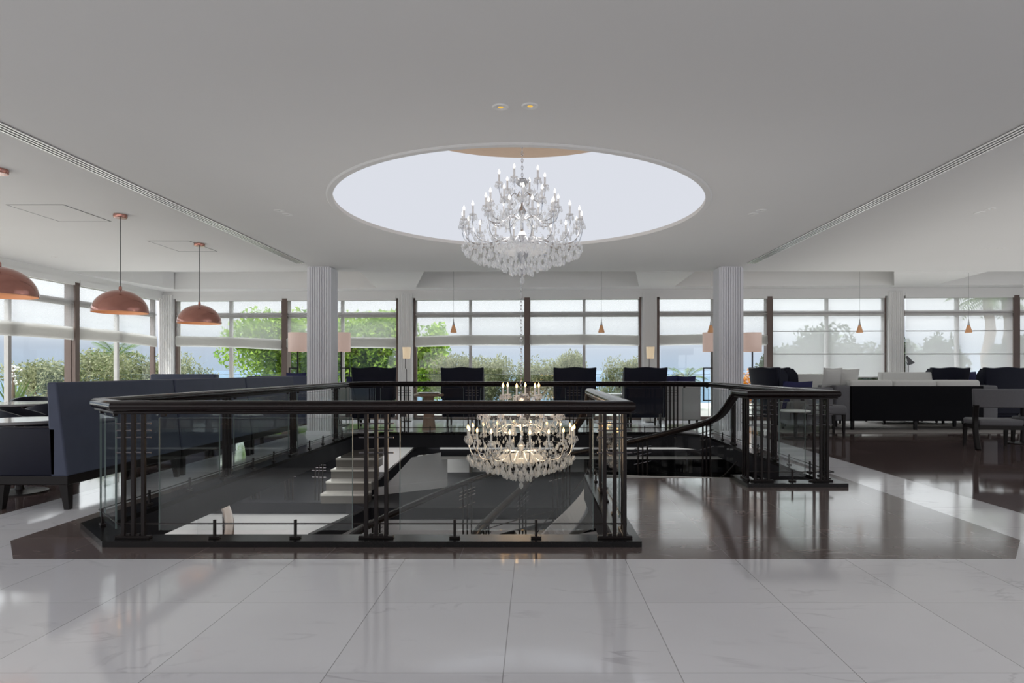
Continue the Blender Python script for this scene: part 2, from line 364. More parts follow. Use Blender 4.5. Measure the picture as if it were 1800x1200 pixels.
# ------------------------------------------------------------------ floor, ceiling, drum
CEIL = 3.25
def flat(polys, z=0):
    vs = [Vector((x, y, z)) for p in polys for x, y in p]
    t = tessellate_polygon([[Vector((x, y, 0)) for x, y in p] for p in polys])
    return MB().add(vs, t)
OCT = [(-3.45, 4.10), (3.18, 4.10), (3.57, 4.56), (3.57, 12.3), (-3.84, 12.3), (-3.84, 4.54)]
HOLE = [(-2.98, 4.56), (.57, 4.56), (.57, 7.17), (2.44, 7.17), (2.44, 6.82), (3.15, 6.82), (3.15, 11.5), (2.72, 11.93), (-2.93, 11.93), (-3.36, 11.5), (-3.36, 4.96)]
def cf(name, mb, m): return struct(ob(name, mb, m))
def floorface(name, polys, m):
    o = cf(name, flat(polys), m)
    for p in o.data.polygons:
        if p.normal.z < 0: p.flip()
    return o
floorface('floor', [[(-9.7, -4), (15, -4), (15, 4.0), (4.25, 4.0), (4.25, 12.7), (15, 12.7), (15, 16.1), (-9.7, 16.1), (-9.7, 12.7), (-4.62, 12.7), (-4.62, 3.6), (-9.7, 3.6)], OCT[::-1]], M['marble'])
added_dark_cover = ob('added_dark_cover', MB().box(-9.6, -4, 0, 14.9, 1.0, .012), M['blackfab']); tag(added_dark_cover, 'added dark floor cover behind the viewpoint, cutting glass reflections', 'added_dark_cover')  # unseen dark sheet, added to weaken the floor's reflection in the balustrade glass
floorface('floor', [OCT, HOLE[::-1]], M['brown'])
floorface('floor', [[(-9.7, 3.6), (-4.62, 3.6), (-4.62, 12.7), (-9.7, 12.7)]], M['brownside'])
floorface('floor', [[(4.25, 4.0), (15, 4.0), (15, 12.7), (4.25, 12.7)]], M['brownside'])

SKC = (-.18, 7.76); SKR = 2.24
n = 96; mb = MB(); outer = (-9.75, -4, 15, 12.6); vs = []
angs = [2*PI*i/n for i in range(n)]
for a in [math.atan2(outer[j]-SKC[1], outer[i]-SKC[0]) % (2*PI) for i in (0, 2) for j in (1, 3)]: angs.append(a)
angs.sort(); n = len(angs)
for a in angs:
    c, s_ = math.cos(a), math.sin(a)
    tx = ((outer[2] if c > 0 else outer[0])-SKC[0])/c if abs(c) > 1e-9 else 1e9
    ty = ((outer[3] if s_ > 0 else outer[1])-SKC[1])/s_ if abs(s_) > 1e-9 else 1e9
    t = min(tx, ty)
    vs += [(SKC[0]+SKR*c, SKC[1]+SKR*s_, CEIL), (SKC[0]+t*c, SKC[1]+t*s_, CEIL)]
for z in (0, .4): mb.add([(x, y, zz+z) for x, y, zz in vs], [(2*i, 2*i+1, 2*((i+1) % n)+1, 2*((i+1) % n)) for i in range(n)])
mb.add([(x, y, zz+z) for i, (x, y, zz) in enumerate(vs) if i % 2 for z in (0, .4)], [(2*i, 2*i+1, 2*((i+1) % n)+1, 2*((i+1) % n)) for i in range(n)])
cf('ceiling', mb, M['ceiling'])
tr = cf('trim_1', MB().lathe([(SKR-.004, -.018), (SKR+.055, -.018), (SKR+.07, -.006), (SKR+.07, .002), (SKR-.004, .03), (SKR-.004, -.018)], 96, (*SKC, CEIL), False), M['ceiling'])
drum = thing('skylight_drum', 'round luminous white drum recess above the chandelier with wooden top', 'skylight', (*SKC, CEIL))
ob('drum_wall', MB().lathe([(SKR, .03), (SKR, 1.42)], 96, cap=False), M['drum'], drum, smooth=True)
ob('wooden_top', MB().lathe([(SKR+.05, 1.42), (SKR+.05, 1.5)], 96), M['oak'], drum)
for k in (-1, 1): pass

# raised coffers between the main ceiling and the window wall
WR = -.04; WY = 15.6
cf('ceiling', MB().box(-9.75, 12.55, 3.66, 15, 16.4, 3.74), M['ceiling'])
def yw(x): return WY+WR*x
cf('trim_2', MB().prism([(-9.75, yw(-9.75)-.62), (15, yw(15)-.62), (15, yw(15)+.3), (-9.75, yw(-9.75)+.3)], CEIL, 3.66), M['plaster'])
cf('trim_3', MB().prism([(-9.75, 12.6), (-9.5, 12.6), (-8.9, 15.3), (-9.75, 15.3)], CEIL-.006, 3.66), M['plaster'])
for i, (a, b, c, d) in enumerate(((-3.55, -2.25, -2.9, -3.85), (2.05, 3.25, 3.35, 2.55), (7.3, 9.2, 9.45, 8.75))):
    cf('trim_%d' % (4+i), MB().prism([(a, 12.6), (b, 12.6), (c, 15.1), (d, 15.1)], CEIL-.006, 3.66), M['plaster'])

# outer shell behind what is seen
cf('wall_front', MB().box(-9.75, -4.2, 0, 15, -4.0, 3.7), M['twood'])  # unseen wall added to keep bright sky out of the glass reflections
cf('wall_right', MB().box(15, 10.8, 0, 15.2, 16, 3.7), M['plaster'])
cf('roof', MB().box(-10.4, -4, 4.8, 15.4, 17.0, 4.95), M['plaster'])

# ------------------------------------------------------------------ columns
def column(x, label):
    o = MB()
    h = .205; y0, y1 = 11.98, 12.40
    o.box(x-h, y0, 0, x+h, y1, CEIL)
    nfl = 9
    for k in range(nfl):
        c = x-h+(k+.5)*2*h/nfl
        o.box(c-.013, y0-.03, .08, c+.013, y0+.001, CEIL-.02)
        d = y0+(k+.5)*(y1-y0)/nfl
        o.box(x+h-.001, d-.013, .08, x+h+.03, d+.013, CEIL-.02); o.box(x-h-.03, d-.013, .08, x-h+.001, d+.013, CEIL-.02)
    o.box(x-h-.034, y0-.034, 0, x+h+.034, y1+.034, .08)
    c = ob('column', o, M['colwhite']); c['kind'] = 'structure'; c['label'] = label
column(-4.17, 'white fluted square column left of the stairwell')
column(3.80, 'white fluted square column right of the stairwell')

# ------------------------------------------------------------------ window walls
HEAD, TRZ = 3.06, 2.65
wn_count = [0]
def bay(root, u0, u1, nm):
    """one glazed bay in wall coordinates (u along, v = depth); posts at thirds handled by caller"""
    fr = MB()
    fr.box(u0, -.05, HEAD-.05, u1, .05, HEAD); fr.box(u0, -.05, 0, u1, .05, .10)
    fr.box(u0, -.05, 0, u0+.07, .05, HEAD); fr.box(u1-.07, -.05, 0, u1, .05, HEAD)
    um = (u0+u1)/2
    w_ = ob('window_%d' % nm, fr, M['frame'], root); w_['kind'] = 'structure'
    tr_ = MB().box(u0+.05, -.045, TRZ-.07, u1-.05, .045, TRZ+.06); ob('transom', tr_, M['frameg'], w_)
    ob('mullion', MB().box(um-.035, -.04, .05, um+.035, .04, HEAD-.03), M['frameg'], w_)
    for a, b in ((u0+.06, um-.03), (um+.03, u1-.06)):
        ob('pane', MB().box(a, -.006, .08, b, .006, TRZ-.05), M['winpane'], w_)
        ob('pane', MB().box(a, -.006, TRZ+.05, b, .006, HEAD-.04), M['winpane'], w_)
    return w_
def roman(root_loc, root_rot, u0, u1, label, group, sag=0, bot=1.86, full=False, hang=.1):
    t = thing('roman_blind', label, 'blind', root_loc, root_rot, group)
    v = -hang
    if not full:
        sh = MB(); nn = 10
        def grid(z0f, z1f, dv=0, nz=4):
            for i in range(nn+1):
                for k in range(nz+1):
                    uu = u0+(u1-u0)*i/nn; z = z0f(i/nn)+(z1f(i/nn)-z0f(i/nn))*k/nz
                    yield (uu, v+dv+.006*math.sin(i*1.7+k), z)
        fs = [(i*5+k, (i+1)*5+k, (i+1)*5+k+1, i*5+k+1) for i in range(nn) for k in range(4)]
        lo = lambda s_: bot+.27+sag*(.5-s_)
        ob('sheer_panel', MB().add(list(grid(lo, lambda s_: HEAD+.03)), fs), M['sheer'], t, smooth=True)
        bd = MB()
        for q in range(3):
            bd.add(list(grid(lambda s_: bot+sag*(.5-s_)+.02*q+.02*math.sin(s_*PI), lambda s_: lo(s_)-.01*q+.02*math.sin(s_*PI), -.025*q)), fs)
        ob('folded_band', bd, M['band'], t, smooth=True)
        ob('hem_bar', MB().box(u0, v-.03, TRZ-.02, u1, v-.005, HEAD-HEAD+TRZ-.005).add([], []), M['lightfab'], t)
    else:
        ob('screen_panel', MB().add([(u0, v, 1.06), (u1, v, 1.06), (u1, v, HEAD+.03), (u0, v, HEAD+.03)], [(0, 1, 2, 3)]), M['screen'], t)
        for z in (2.64, 2.20, 1.64, 1.07):
            ob('batten', MB().box(u0, v-.02, z-.011, u1, v-.004, z+.011), M['hem'], t)
    ob('headrail', MB().box(u0, v-.03, HEAD-.055, u1, v+.03, HEAD+.06), M['plaster'], t)
    return t
ROOT = (0, WY, 0); ROTW = math.atan(WR)
wallroot = bpy.data.objects.new('wall_back', None); COL.objects.link(wallroot); wallroot.location = ROOT; wallroot.rotation_euler = (0, 0, ROTW); wallroot['kind'] = 'structure'
ob('header', MB().box(-9.85, -.12, HEAD, 15, .2, 3.66), M['plaster'], wallroot)
PIL = [-9.42, -3.25, 2.85, 8.81, 14.8]; MID = [-6.35, -.186, 5.79, 11.68]
for p in PIL:
    o = MB().box(p-.175, -.17, 0, p+.175, .2, HEAD+.1)
    for k in range(7): o.box(p-.175+.03+k*.048-.010, -.185, .05, p-.175+.03+k*.048+.018, -.169, HEAD+.1)
    ob('pilaster', o, M['plaster'], wallroot)
wi = 0; BL = []
names = ['at the corner', 'left of the middle pilasters']
for i in range(4):
    for a, b in ((PIL[i]+.19, MID[i]), (MID[i], PIL[i+1]-.19)):
        if a > 13: continue
        wi += 1; bay(wallroot, a, b, wi); BL.append((a, b))
    ob('post', MB().box(MID[i]-.075, -.13, 0, MID[i]+.075, .1, HEAD), M['frame'], wallroot)
bl_lab = ['white roman blind next to the room corner behind the copper pendants', 'white roman blind behind the left fluted column',
          'white roman blind left of the hanging chain, above the wingback chair', 'white roman blind right of the hanging chain, left of the pilaster with lamp',
          'white roman blind between the slim pilaster lamp and the right column', 'screen blind lowered nearly full length just right of the right column, before palm trees',
          'screen blind lowered beside the right edge pilaster, above the white sofa', 'screen blind at the right edge of the picture']
for i, (a, b) in enumerate(BL):
    full = i >= 5
    roman(ROOT, ROTW, a+.06, b-.06, bl_lab[i], 'roman blinds on the sea windows', sag=(.10, .0, -.03, .02, .0, 0, 0, 0)[i], bot=(1.80, 1.79, 1.84, 1.85, 1.85, 0, 0, 0)[i], full=full)
# left wall, along Y
LX = -9.62
leftroot = bpy.data.objects.new('wall_left', None); COL.objects.link(leftroot); leftroot.location = (LX, 16.0, 0); leftroot.rotation_euler = (0, 0, -PI/2); leftroot['kind'] = 'structure'
# local u = 16 - Y, local v=+ -> -X... (rotated -90: u -> -Y, v -> +X)
LP = [.30, 3.13, 6.23, 9.33, 12.43]
ob('header', MB().box(-.2, -.2, HEAD, 12.6, .12, 3.66), M['plaster'], leftroot)
for i in range(4):
    wi += 1; bay(leftroot, LP[i]+(.0 if i else .05), LP[i+1], wi)
for p in LP[1:]: ob('post', MB().box(p-.06, -.1, 0, p+.06, .13, HEAD), M['frame'], leftroot)
ll = ['white roman blind on the left wall next to the corner', 'white roman blind on the left wall at the left picture edge', 'white roman blind on the left wall outside the frame']
for i in range(2):
    roman((LX, 16.0, 0), -PI/2, LP[i]+.08, LP[i+1]-.08, ll[i], 'roman blinds on the left wall', sag=(-.06, .03)[i], bot=1.85, hang=-.11)

# ------------------------------------------------------------------ stairwell
def wall_poly(path, z0, z1, th=0.02, m='fascia', name='trim_7'):
    o = MB()
    P = path; nn = len(P)
    o.add([(x, y, z) for x, y in P for z in (z0, z1)], [(2*i, 2*((i+1) % nn), 2*((i+1) % nn)+1, 2*i+1) for i in range(nn)])
    return cf(name, o, M[m])
wall_poly(HOLE, -.24, .001, m='fascia', name='trim_7')
# underside of the upper slab around the opening
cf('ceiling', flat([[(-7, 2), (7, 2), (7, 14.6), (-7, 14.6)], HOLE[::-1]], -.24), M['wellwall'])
# lower walls and floor
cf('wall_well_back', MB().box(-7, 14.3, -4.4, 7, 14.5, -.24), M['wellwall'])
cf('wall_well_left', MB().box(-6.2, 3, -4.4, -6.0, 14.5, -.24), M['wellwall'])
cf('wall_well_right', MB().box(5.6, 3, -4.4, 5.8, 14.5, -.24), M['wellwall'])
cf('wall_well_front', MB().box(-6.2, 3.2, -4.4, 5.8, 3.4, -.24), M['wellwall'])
cf('floor_lower', MB().box(-6.2, 3.2, -4.5, 5.8, 14.5, -4.4), M['marble'])
# half landing with dark fascia
lz = -1.10
land = thing('stair_landing', 'dark edged half landing at the back of the stairwell', 'landing', (0, 11, lz)); land['kind'] = 'structure'
pl = [(-6, 3.3), (-6, 0), (-3.35, 0), (-2.85, -.42), (1.8, -.42), (2.3, .1), (5.6, .1), (5.6, 3.3)]
ob('landing_slab', MB().prism(pl, -.20, 0), M['fascia'], land)
ob('landing_wall', MB().prism([(x, y+.03) for x, y in pl], -3.2, -.2), M['wellwall'], land)
# white striped steps at the back left
st = thing('stone_steps', 'pale stone steps rising at the back left of the stairwell', 'stairs', (-3.35, 10.9, lz)); st['kind'] = 'structure'
for k in range(5):
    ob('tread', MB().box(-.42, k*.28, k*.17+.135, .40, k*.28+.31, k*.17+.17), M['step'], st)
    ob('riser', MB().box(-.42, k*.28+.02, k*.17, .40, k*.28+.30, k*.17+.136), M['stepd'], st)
# diagonal dark stringer coming forward from the landing
sg = thing('stair_stringer', 'dark sloping stringer descending towards the viewer in the stairwell left half', 'stringer', (0, 0, 0))
ob('beam', MB().sweep([(-2.85, 10.6, -1.2), (-3.2, 8.9, -1.2), (-3.3, 7.4, -1.55)], rrect(.10, .22, .01, 1)), M['fascia'], sg)
ob('side_wall', MB().add([(-2.85, 10.6, -1.3), (-3.2, 8.9, -1.3), (-3.3, 7.4, -1.65), (-2.85, 10.6, -4), (-3.2, 8.9, -4), (-3.3, 7.4, -4)], [(0, 1, 4, 3), (1, 2, 5, 4)]), M['wellwall'], sg)
fl = thing('stair_flight', 'upper flight with dark sloping edge and white side panel, left of the lower chandelier', 'stairs', (0, 0, 0)); fl['kind'] = 'structure'
A_, B_ = (-2.35, 12.3, -.36), (-3.05, 11.6, -1.0)
ob('stringer', MB().sweep([(-1.9, 12.4, -.32), A_, B_, (-3.25, 11.4, -1.1)], rrect(.08, .17, .008, 1)), M['fascia'], fl)
ob('top_strip', MB().sweep([(A_[0], A_[1], A_[2]+.09), (B_[0], B_[1], B_[2]+.09)], rrect(.085, .012, .003, 1)), M['rung'], fl)
ob('side_panel', MB().prism([(-2.95, 11.62), (-1.75, 12.42), (-1.75, 12.46), (-2.95, 11.66)], -1.1, -.95).add([(-2.95, 11.63, -1.1), (-1.75, 12.43, -1.1), (-1.75, 12.43, -.38), (-2.38, 12.0, -.44)], [(0, 1, 2, 3)]), M['wellwall'], fl)
ul = thing('upper_landing', 'thin dark landing edge with pale soffit at the back of the stairwell', 'landing', (0, 0, 0)); ul['kind'] = 'structure'
ob('landing_edge', MB().box(-1.9, 12.35, -.47, 5.0, 14.3, -.33), M['fascia'], ul); ob('soffit', MB().box(-1.88, 12.36, -.53, 5.0, 14.3, -.47), M['plaster'], ul)
# glass-fronted cabinets / openings on the well's back wall seen below the slab
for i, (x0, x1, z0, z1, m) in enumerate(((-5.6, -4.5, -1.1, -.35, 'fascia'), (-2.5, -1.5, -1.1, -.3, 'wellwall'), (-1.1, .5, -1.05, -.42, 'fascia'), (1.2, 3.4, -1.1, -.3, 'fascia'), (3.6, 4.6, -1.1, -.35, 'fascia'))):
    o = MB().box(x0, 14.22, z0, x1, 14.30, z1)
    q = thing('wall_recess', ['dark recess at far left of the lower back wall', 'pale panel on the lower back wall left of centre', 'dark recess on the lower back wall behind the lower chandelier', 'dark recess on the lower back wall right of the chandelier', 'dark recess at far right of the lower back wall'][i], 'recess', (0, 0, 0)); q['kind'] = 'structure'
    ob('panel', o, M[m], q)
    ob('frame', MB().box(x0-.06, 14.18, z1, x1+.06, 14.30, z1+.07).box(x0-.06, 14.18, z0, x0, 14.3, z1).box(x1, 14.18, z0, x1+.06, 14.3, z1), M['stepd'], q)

es = thing('exit_sign', 'small green lit sign on the dark recess beyond the stair head', 'sign', (2.62, 14.12, -.52))
ob('sign_face', MB().box(-.20, -.012, -.055, .20, .0, .055), M['green_sign'], es); ob('housing', MB().rbox(-.22, .0, -.07, .22, .07, .07, .006, 1), M['metal'], es)
# winding stair
OUT = bez([(2.34, 7.17, .99), (2.34, 8.02, .625), (1.95, 8.62, .40), (1.33, 9.03, .19), (.3, 9.35, -.07), (-.79, 9.2, -.337), (-1.6, 8.6, -.58), (-2.2, 7.6, -.757), (-2.35, 6.4, -1.0), (-2.2, 5.4, -1.3)], 6)
INN = bez([(.66, 7.40, .99), (.63, 7.8, .72), (.47, 8.1, .42), (.2, 8.2, .12), (-.1, 8.02, -.22), (-.45, 7.5, -.46), (-.68, 6.9, -.62), (-.75, 6.2, -.9), (-.6, 5.5, -1.2)], 6)
RAILP = rrect(.105, .075, .034, 4)
stairs = thing('winding_stair', 'white stone winding stair descending from the landing edge into the well', 'stairs', (0, 0, 0))
def along(P, t):
    x = t*(len(P)-1); i = min(int(x), len(P)-2); return P[i].lerp(P[i+1], x-i)
NT = 16
for k in range(NT):
    a0, a1 = k/NT, (k+1)/NT
    i0, i1, o0, o1 = along(INN, a0), along(INN, a1), along(OUT, a0), along(OUT, a1)
    z = .0-(k+1)*.145
    i0 = Vector((i0.x+.05, i0.y, 0)); o0 = Vector((o0.x-.05, o0.y, 0))
    poly = [(i0.x, i0.y), (o0.x, o0.y), (o1.x-.05, o1.y), (i1.x+.05, i1.y)]
    ob('tread', MB().prism(poly, z-.05, z), M['step'], stairs)
    ob('riser', MB().prism([(i0.x, i0.y), (o0.x, o0.y), (o0.x, o0.y+.02), (i0.x, i0.y+.02)], z, z+.145), M['step'], stairs)
for P, lab in ((OUT, 'outer'), (INN, 'inner')):
    z0 = [p.copy() for p in P]
    for i, p in enumerate(z0): p.z = -(i/(len(P)-1))*NT*.145-.12
    ob('stringer', MB().sweep(z0, rrect(.05, .26, .01, 1)), M['fascia'] if lab == 'outer' else M['wellwall'], stairs)

def tri_posts(root, P, ts, n=3, sp=.07, drop=.96):
    for t in ts:
        p = along(P, t); q = along(P, min(1, t+.02)); d = (q-p).normalized()
        for k in range(n):
            c = p+d*((k-(n-1)/2)*sp)
            ob('baluster', MB().box(c.x-.010, c.y-.010, c.z-drop, c.x+.010, c.y+.010, c.z-.03), M['metal'], root)
        for k in range(4):
            dz = (-.12, -.17, -.22, -.34)[k]
            a, b = p-d*.13, p+d*.13
            ob('rung', MB().tube([a+Vector((0, 0, dz)), b+Vector((0, 0, dz))], .006, 6), M['rung'], root)
def stair_rail(P, label, ts, ext=None):
    r = thing('stair_handrail', label, 'handrail', (0, 0, 0))
    ob('handrail', MB().sweep((ext or [])+P, RAILP), M['rail'], r, smooth=True)
    tri_posts(r, P, ts)
    ob('lower_rod', MB().tube([p+Vector((0, 0, -.80)) for p in P], .007, 6), M['metal'], r)
    return r
sr1 = stair_rail(OUT, 'dark stair handrail descending left from the short right balustrade', (.14, .30, .44, .58, .74, .9))
sr2 = stair_rail(INN, 'inner dark handrail curving down below the lower chandelier', (.28, .52, .68, .86))
for a, b in ((.02, .13), (.155, .29), (.315, .43)):
    pa, pb = along(OUT, a), along(OUT, b)
    nn = 4; pts = [along(OUT, a+(b-a)*i/nn) for i in range(nn+1)]
    g = MB().add([p+Vector((0, 0, dz)) for p in pts for dz in (-.86, -.08)], [(2*i, 2*i+2, 2*i+3, 2*i+1) for i in range(nn)])
    ob('glass_panel', g, M['pane'], sr1)
sr4 = thing('landing_rail', 'short dark rail on the left of the half landing, seen under the left slab edge', 'handrail', (0, 0, 0))
LR = [Vector((-5.6, 11.3, -.34)), Vector((-4.9, 11.25, -.34)), Vector((-4.2, 11.2, -.34)), Vector((-3.75, 11.15, -.34))]
ob('handrail', MB().sweep(LR, rrect(.07, .055, .02, 3)), M['rail'], sr4, smooth=True)
tri_posts(sr4, LR, (.25, .55, .9), drop=.76)
sr3 = thing('stair_handrail', 'brown curved handrail end of the lower flight at the well left', 'handrail', (0, 0, 0))
LOW = bez([(-4.9, 9.3, -.60), (-4.55, 9.0, -.66), (-4.30, 8.7, -.80), (-4.1, 8.3, -1.0), (-4.0, 7.8, -1.4)], 6)
ob('handrail', MB().sweep(LOW, rrect(.12, .09, .04, 4)), M['brownrail'], sr3, smooth=True)
tri_posts(sr3, LOW, (.35, .8))

# ------------------------------------------------------------------ glass balustrade round the well
RZ = .99
bal = thing('balustrade', 'dark wood and glass balustrade enclosing the open stairwell', 'balustrade', (0, 4.46, 0))
bal.location = (0, 0, 0)
path = [(.66, 7.42), (.66, 4.46), (-3.0, 4.46), (-3.45, 4.91), (-3.45, 11.4), (-3.0, 11.85), (2.79, 11.85), (3.24, 11.4), (3.24, 6.72), (2.34, 6.72), (2.34, 7.20)]
ob('handrail', MB().sweep([(x, y, RZ) for x, y in path], rrect(.115, .078, .036, 5)), M['rail'], bal, smooth=True)
ob('handrail_bead', MB().sweep([(x, y, RZ-.045) for x, y in path], rrect(.06, .02, .006, 2)), M['metal'], bal)
# curb: strip between hole edge and outer edge
def strip(inner, outer_, z0, z1):
    o = MB(); nn = len(inner)
    vs = []
    for (a, b), (c, d) in zip(inner, outer_): vs += [(a, b, z0), (a, b, z1), (c, d, z1), (c, d, z0)]
    fs = []
    for i in range(nn-1):
        for j in range(4): fs.append((4*i+j, 4*i+(j+1) % 4, 4*i+4+(j+1) % 4, 4*i+4+j))
    fs += [(0, 1, 2, 3), (4*nn-4, 4*nn-1, 4*nn-2, 4*nn-3)]
    return o.add(vs, fs)
ci = [(.57, 7.17), (.57, 4.56), (-2.98, 4.56), (-3.36, 4.96), (-3.36, 11.5), (-2.93, 11.93), (2.72, 11.93), (3.15, 11.5), (3.15, 6.82), (2.44, 6.82), (2.44, 7.17)]
co = [(.755, 7.17), (.755, 4.37), (-3.05, 4.37), (-3.59, 4.90), (-3.59, 11.6), (-3.0, 12.1), (2.8, 12.1), (3.34, 11.6), (3.34, 6.60), (2.26, 6.60), (2.26, 7.17)]
ob('base_curb', strip(ci, co, .001, .042), M['curb'], bal)
post_me = MB().rbox(-.013, -.013, .05, .013, .013, RZ-.03, .002, 1).mesh('baluster', M['metal'])
rung_me = MB().tube([(-.125, 0, 0), (.125, 0, 0)], .0055, 8).mesh('rung', M['rung'], True)
plate_me = MB().rbox(-.125, -.022, .042, .125, .022, .060, .003, 1).rbox(-.05, -.014, .058, -.02, .014, .075, .002, 1).rbox(.02, -.014, .058, .05, .014, .075, .002, 1).mesh('base_plate', M['metal'])
stub_me = MB().rbox(-.009, -.009, .055, .009, .009, .175, .002, 1).rbox(-.038, -.018, .042, .038, .018, .058, .003, 1).lathe([(.011, .14), (.011, .15)], 10).mesh('stub_post', M['metal'])
clip_me = MB().rbox(-.018, -.012, -.012, .018, .012, .012, .003, 1).mesh('glass_clip', M['metal'])
def cluster(x, y, a, n=3, sp=.072):
    for k in range(n):
        d = (k-(n-1)/2)*sp
        link('baluster', post_me, bal, (x+d*math.cos(a), y+d*math.sin(a), 0), a)
    for z in (.865, .815, .765, .655): link('rung', rung_me, bal, (x, y, z), a)
    link('base_plate', plate_me, bal, (x, y, 0), a)
def panel(p, q, gap=.03):
    p, q = Vector(p), Vector(q); d = (q-p); Ln = d.length; a = math.atan2(d.y, d.x)
    t = ob('glass_panel', MB().box(gap, -.006, .10, Ln-gap, .006, .905), M['pane'], bal, (p.x, p.y, 0), a)
    ob('edge', MB().box(gap-.001, -.0062, .10, gap+.002, .0062, .905).box(Ln-gap-.002, -.0062, .10, Ln-gap+.001, .0062, .905).box(gap, -.0062, .9035, Ln-gap, .0062, .9055), M['edge'], t)
    for s_ in (gap+.03, Ln-gap-.03):
        link('glass_clip', clip_me, bal, (p.x+d.x/Ln*s_, p.y+d.y/Ln*s_, .925), a)
def rod(p, q, off=.0):
    ob('bottom_rod', MB().tube([(p[0], p[1], .145), (q[0], q[1], .145)], .0055, 8), M['metal'], bal)
def stub(x, y, a): link('stub_post', stub_me, bal, (x, y, 0), a)
F = 4.46
# front
for x in (-2.885, -1.14, .575): cluster(x, F, 0)
panel((-2.73, F), (-1.28, F)); panel((-1.0, F), (.45, F)); rod((-3.0, F), (.66, F))
for x in (-2.30, -1.72, -.575, .01): stub(x, F-.004, 0)
# front-left chamfer
panel((-3.42, 4.88), (-3.02, 4.48), .02); rod((-3.45, 4.91), (-3.0, 4.46)); stub(-3.36, 4.82, -PI/4)
# left side
for y in (6.95, 8.85, 10.75): cluster(-3.45, y, PI/2)
for a, b in ((4.95, 6.82), (7.08, 8.72), (8.98, 10.62), (10.88, 11.38)): panel((-3.45, a), (-3.45, b))
rod((-3.45, 4.91), (-3.45, 11.4))
for y in (5.55, 6.2, 7.6, 8.2, 9.5, 10.1, 11.1): stub(-3.45, y, PI/2)
panel((-3.43, 11.42), (-3.02, 11.83), .02); rod((-3.45, 11.4), (-3.0, 11.85))
# back
bx = [-2.49, -1.2, .74, 2.62]
for x in bx: cluster(x, 11.85, 0, 4 if x > 2 else 3)
for a, b in ((-2.98, -2.62), (-2.36, -1.33), (-1.07, -.2), (-.2, .61), (.87, 1.68), (1.68, 2.49)): panel((a, 11.85), (b, 11.85))
rod((-3.0, 11.85), (2.79, 11.85))
for x in (-2.0, -1.65, -.75, -.2, .25, 1.3, 1.7, 2.1): stub(x, 11.85, 0)
panel((2.81, 11.83), (3.22, 11.42), .02)
# right side
for y in (8.4, 10.1): cluster(3.24, y, PI/2)
for a, b in ((6.86, 8.26), (8.54, 9.96), (10.24, 11.38)): panel((3.24, a), (3.24, b))
rod((3.24, 11.4), (3.24, 6.72))
for y in (7.3, 7.9, 9.0, 9.6, 10.7): stub(3.24, y, PI/2)
# short front return right of the stair
cluster(2.46, 6.72, 0); cluster(3.10, 6.72, 0); cluster(3.24, 6.95, PI/2); cluster(2.34, 6.88, PI/2)
panel((2.62, 6.72), (2.96, 6.72)); rod((2.34, 6.72), (3.24, 6.72)); stub(2.79, 6.716, 0)
# left side of the stair head
cluster(.66, 4.62, PI/2, 2); cluster(.66, 6.2, PI/2); cluster(.66, 7.28, PI/2)
panel((.66, 4.80), (.66, 6.06)); panel((.66, 6.33), (.66, 7.12)); rod((.66, 4.46), (.66, 7.3))
for y in (5.2, 5.7, 6.7): stub(.66, y, PI/2)

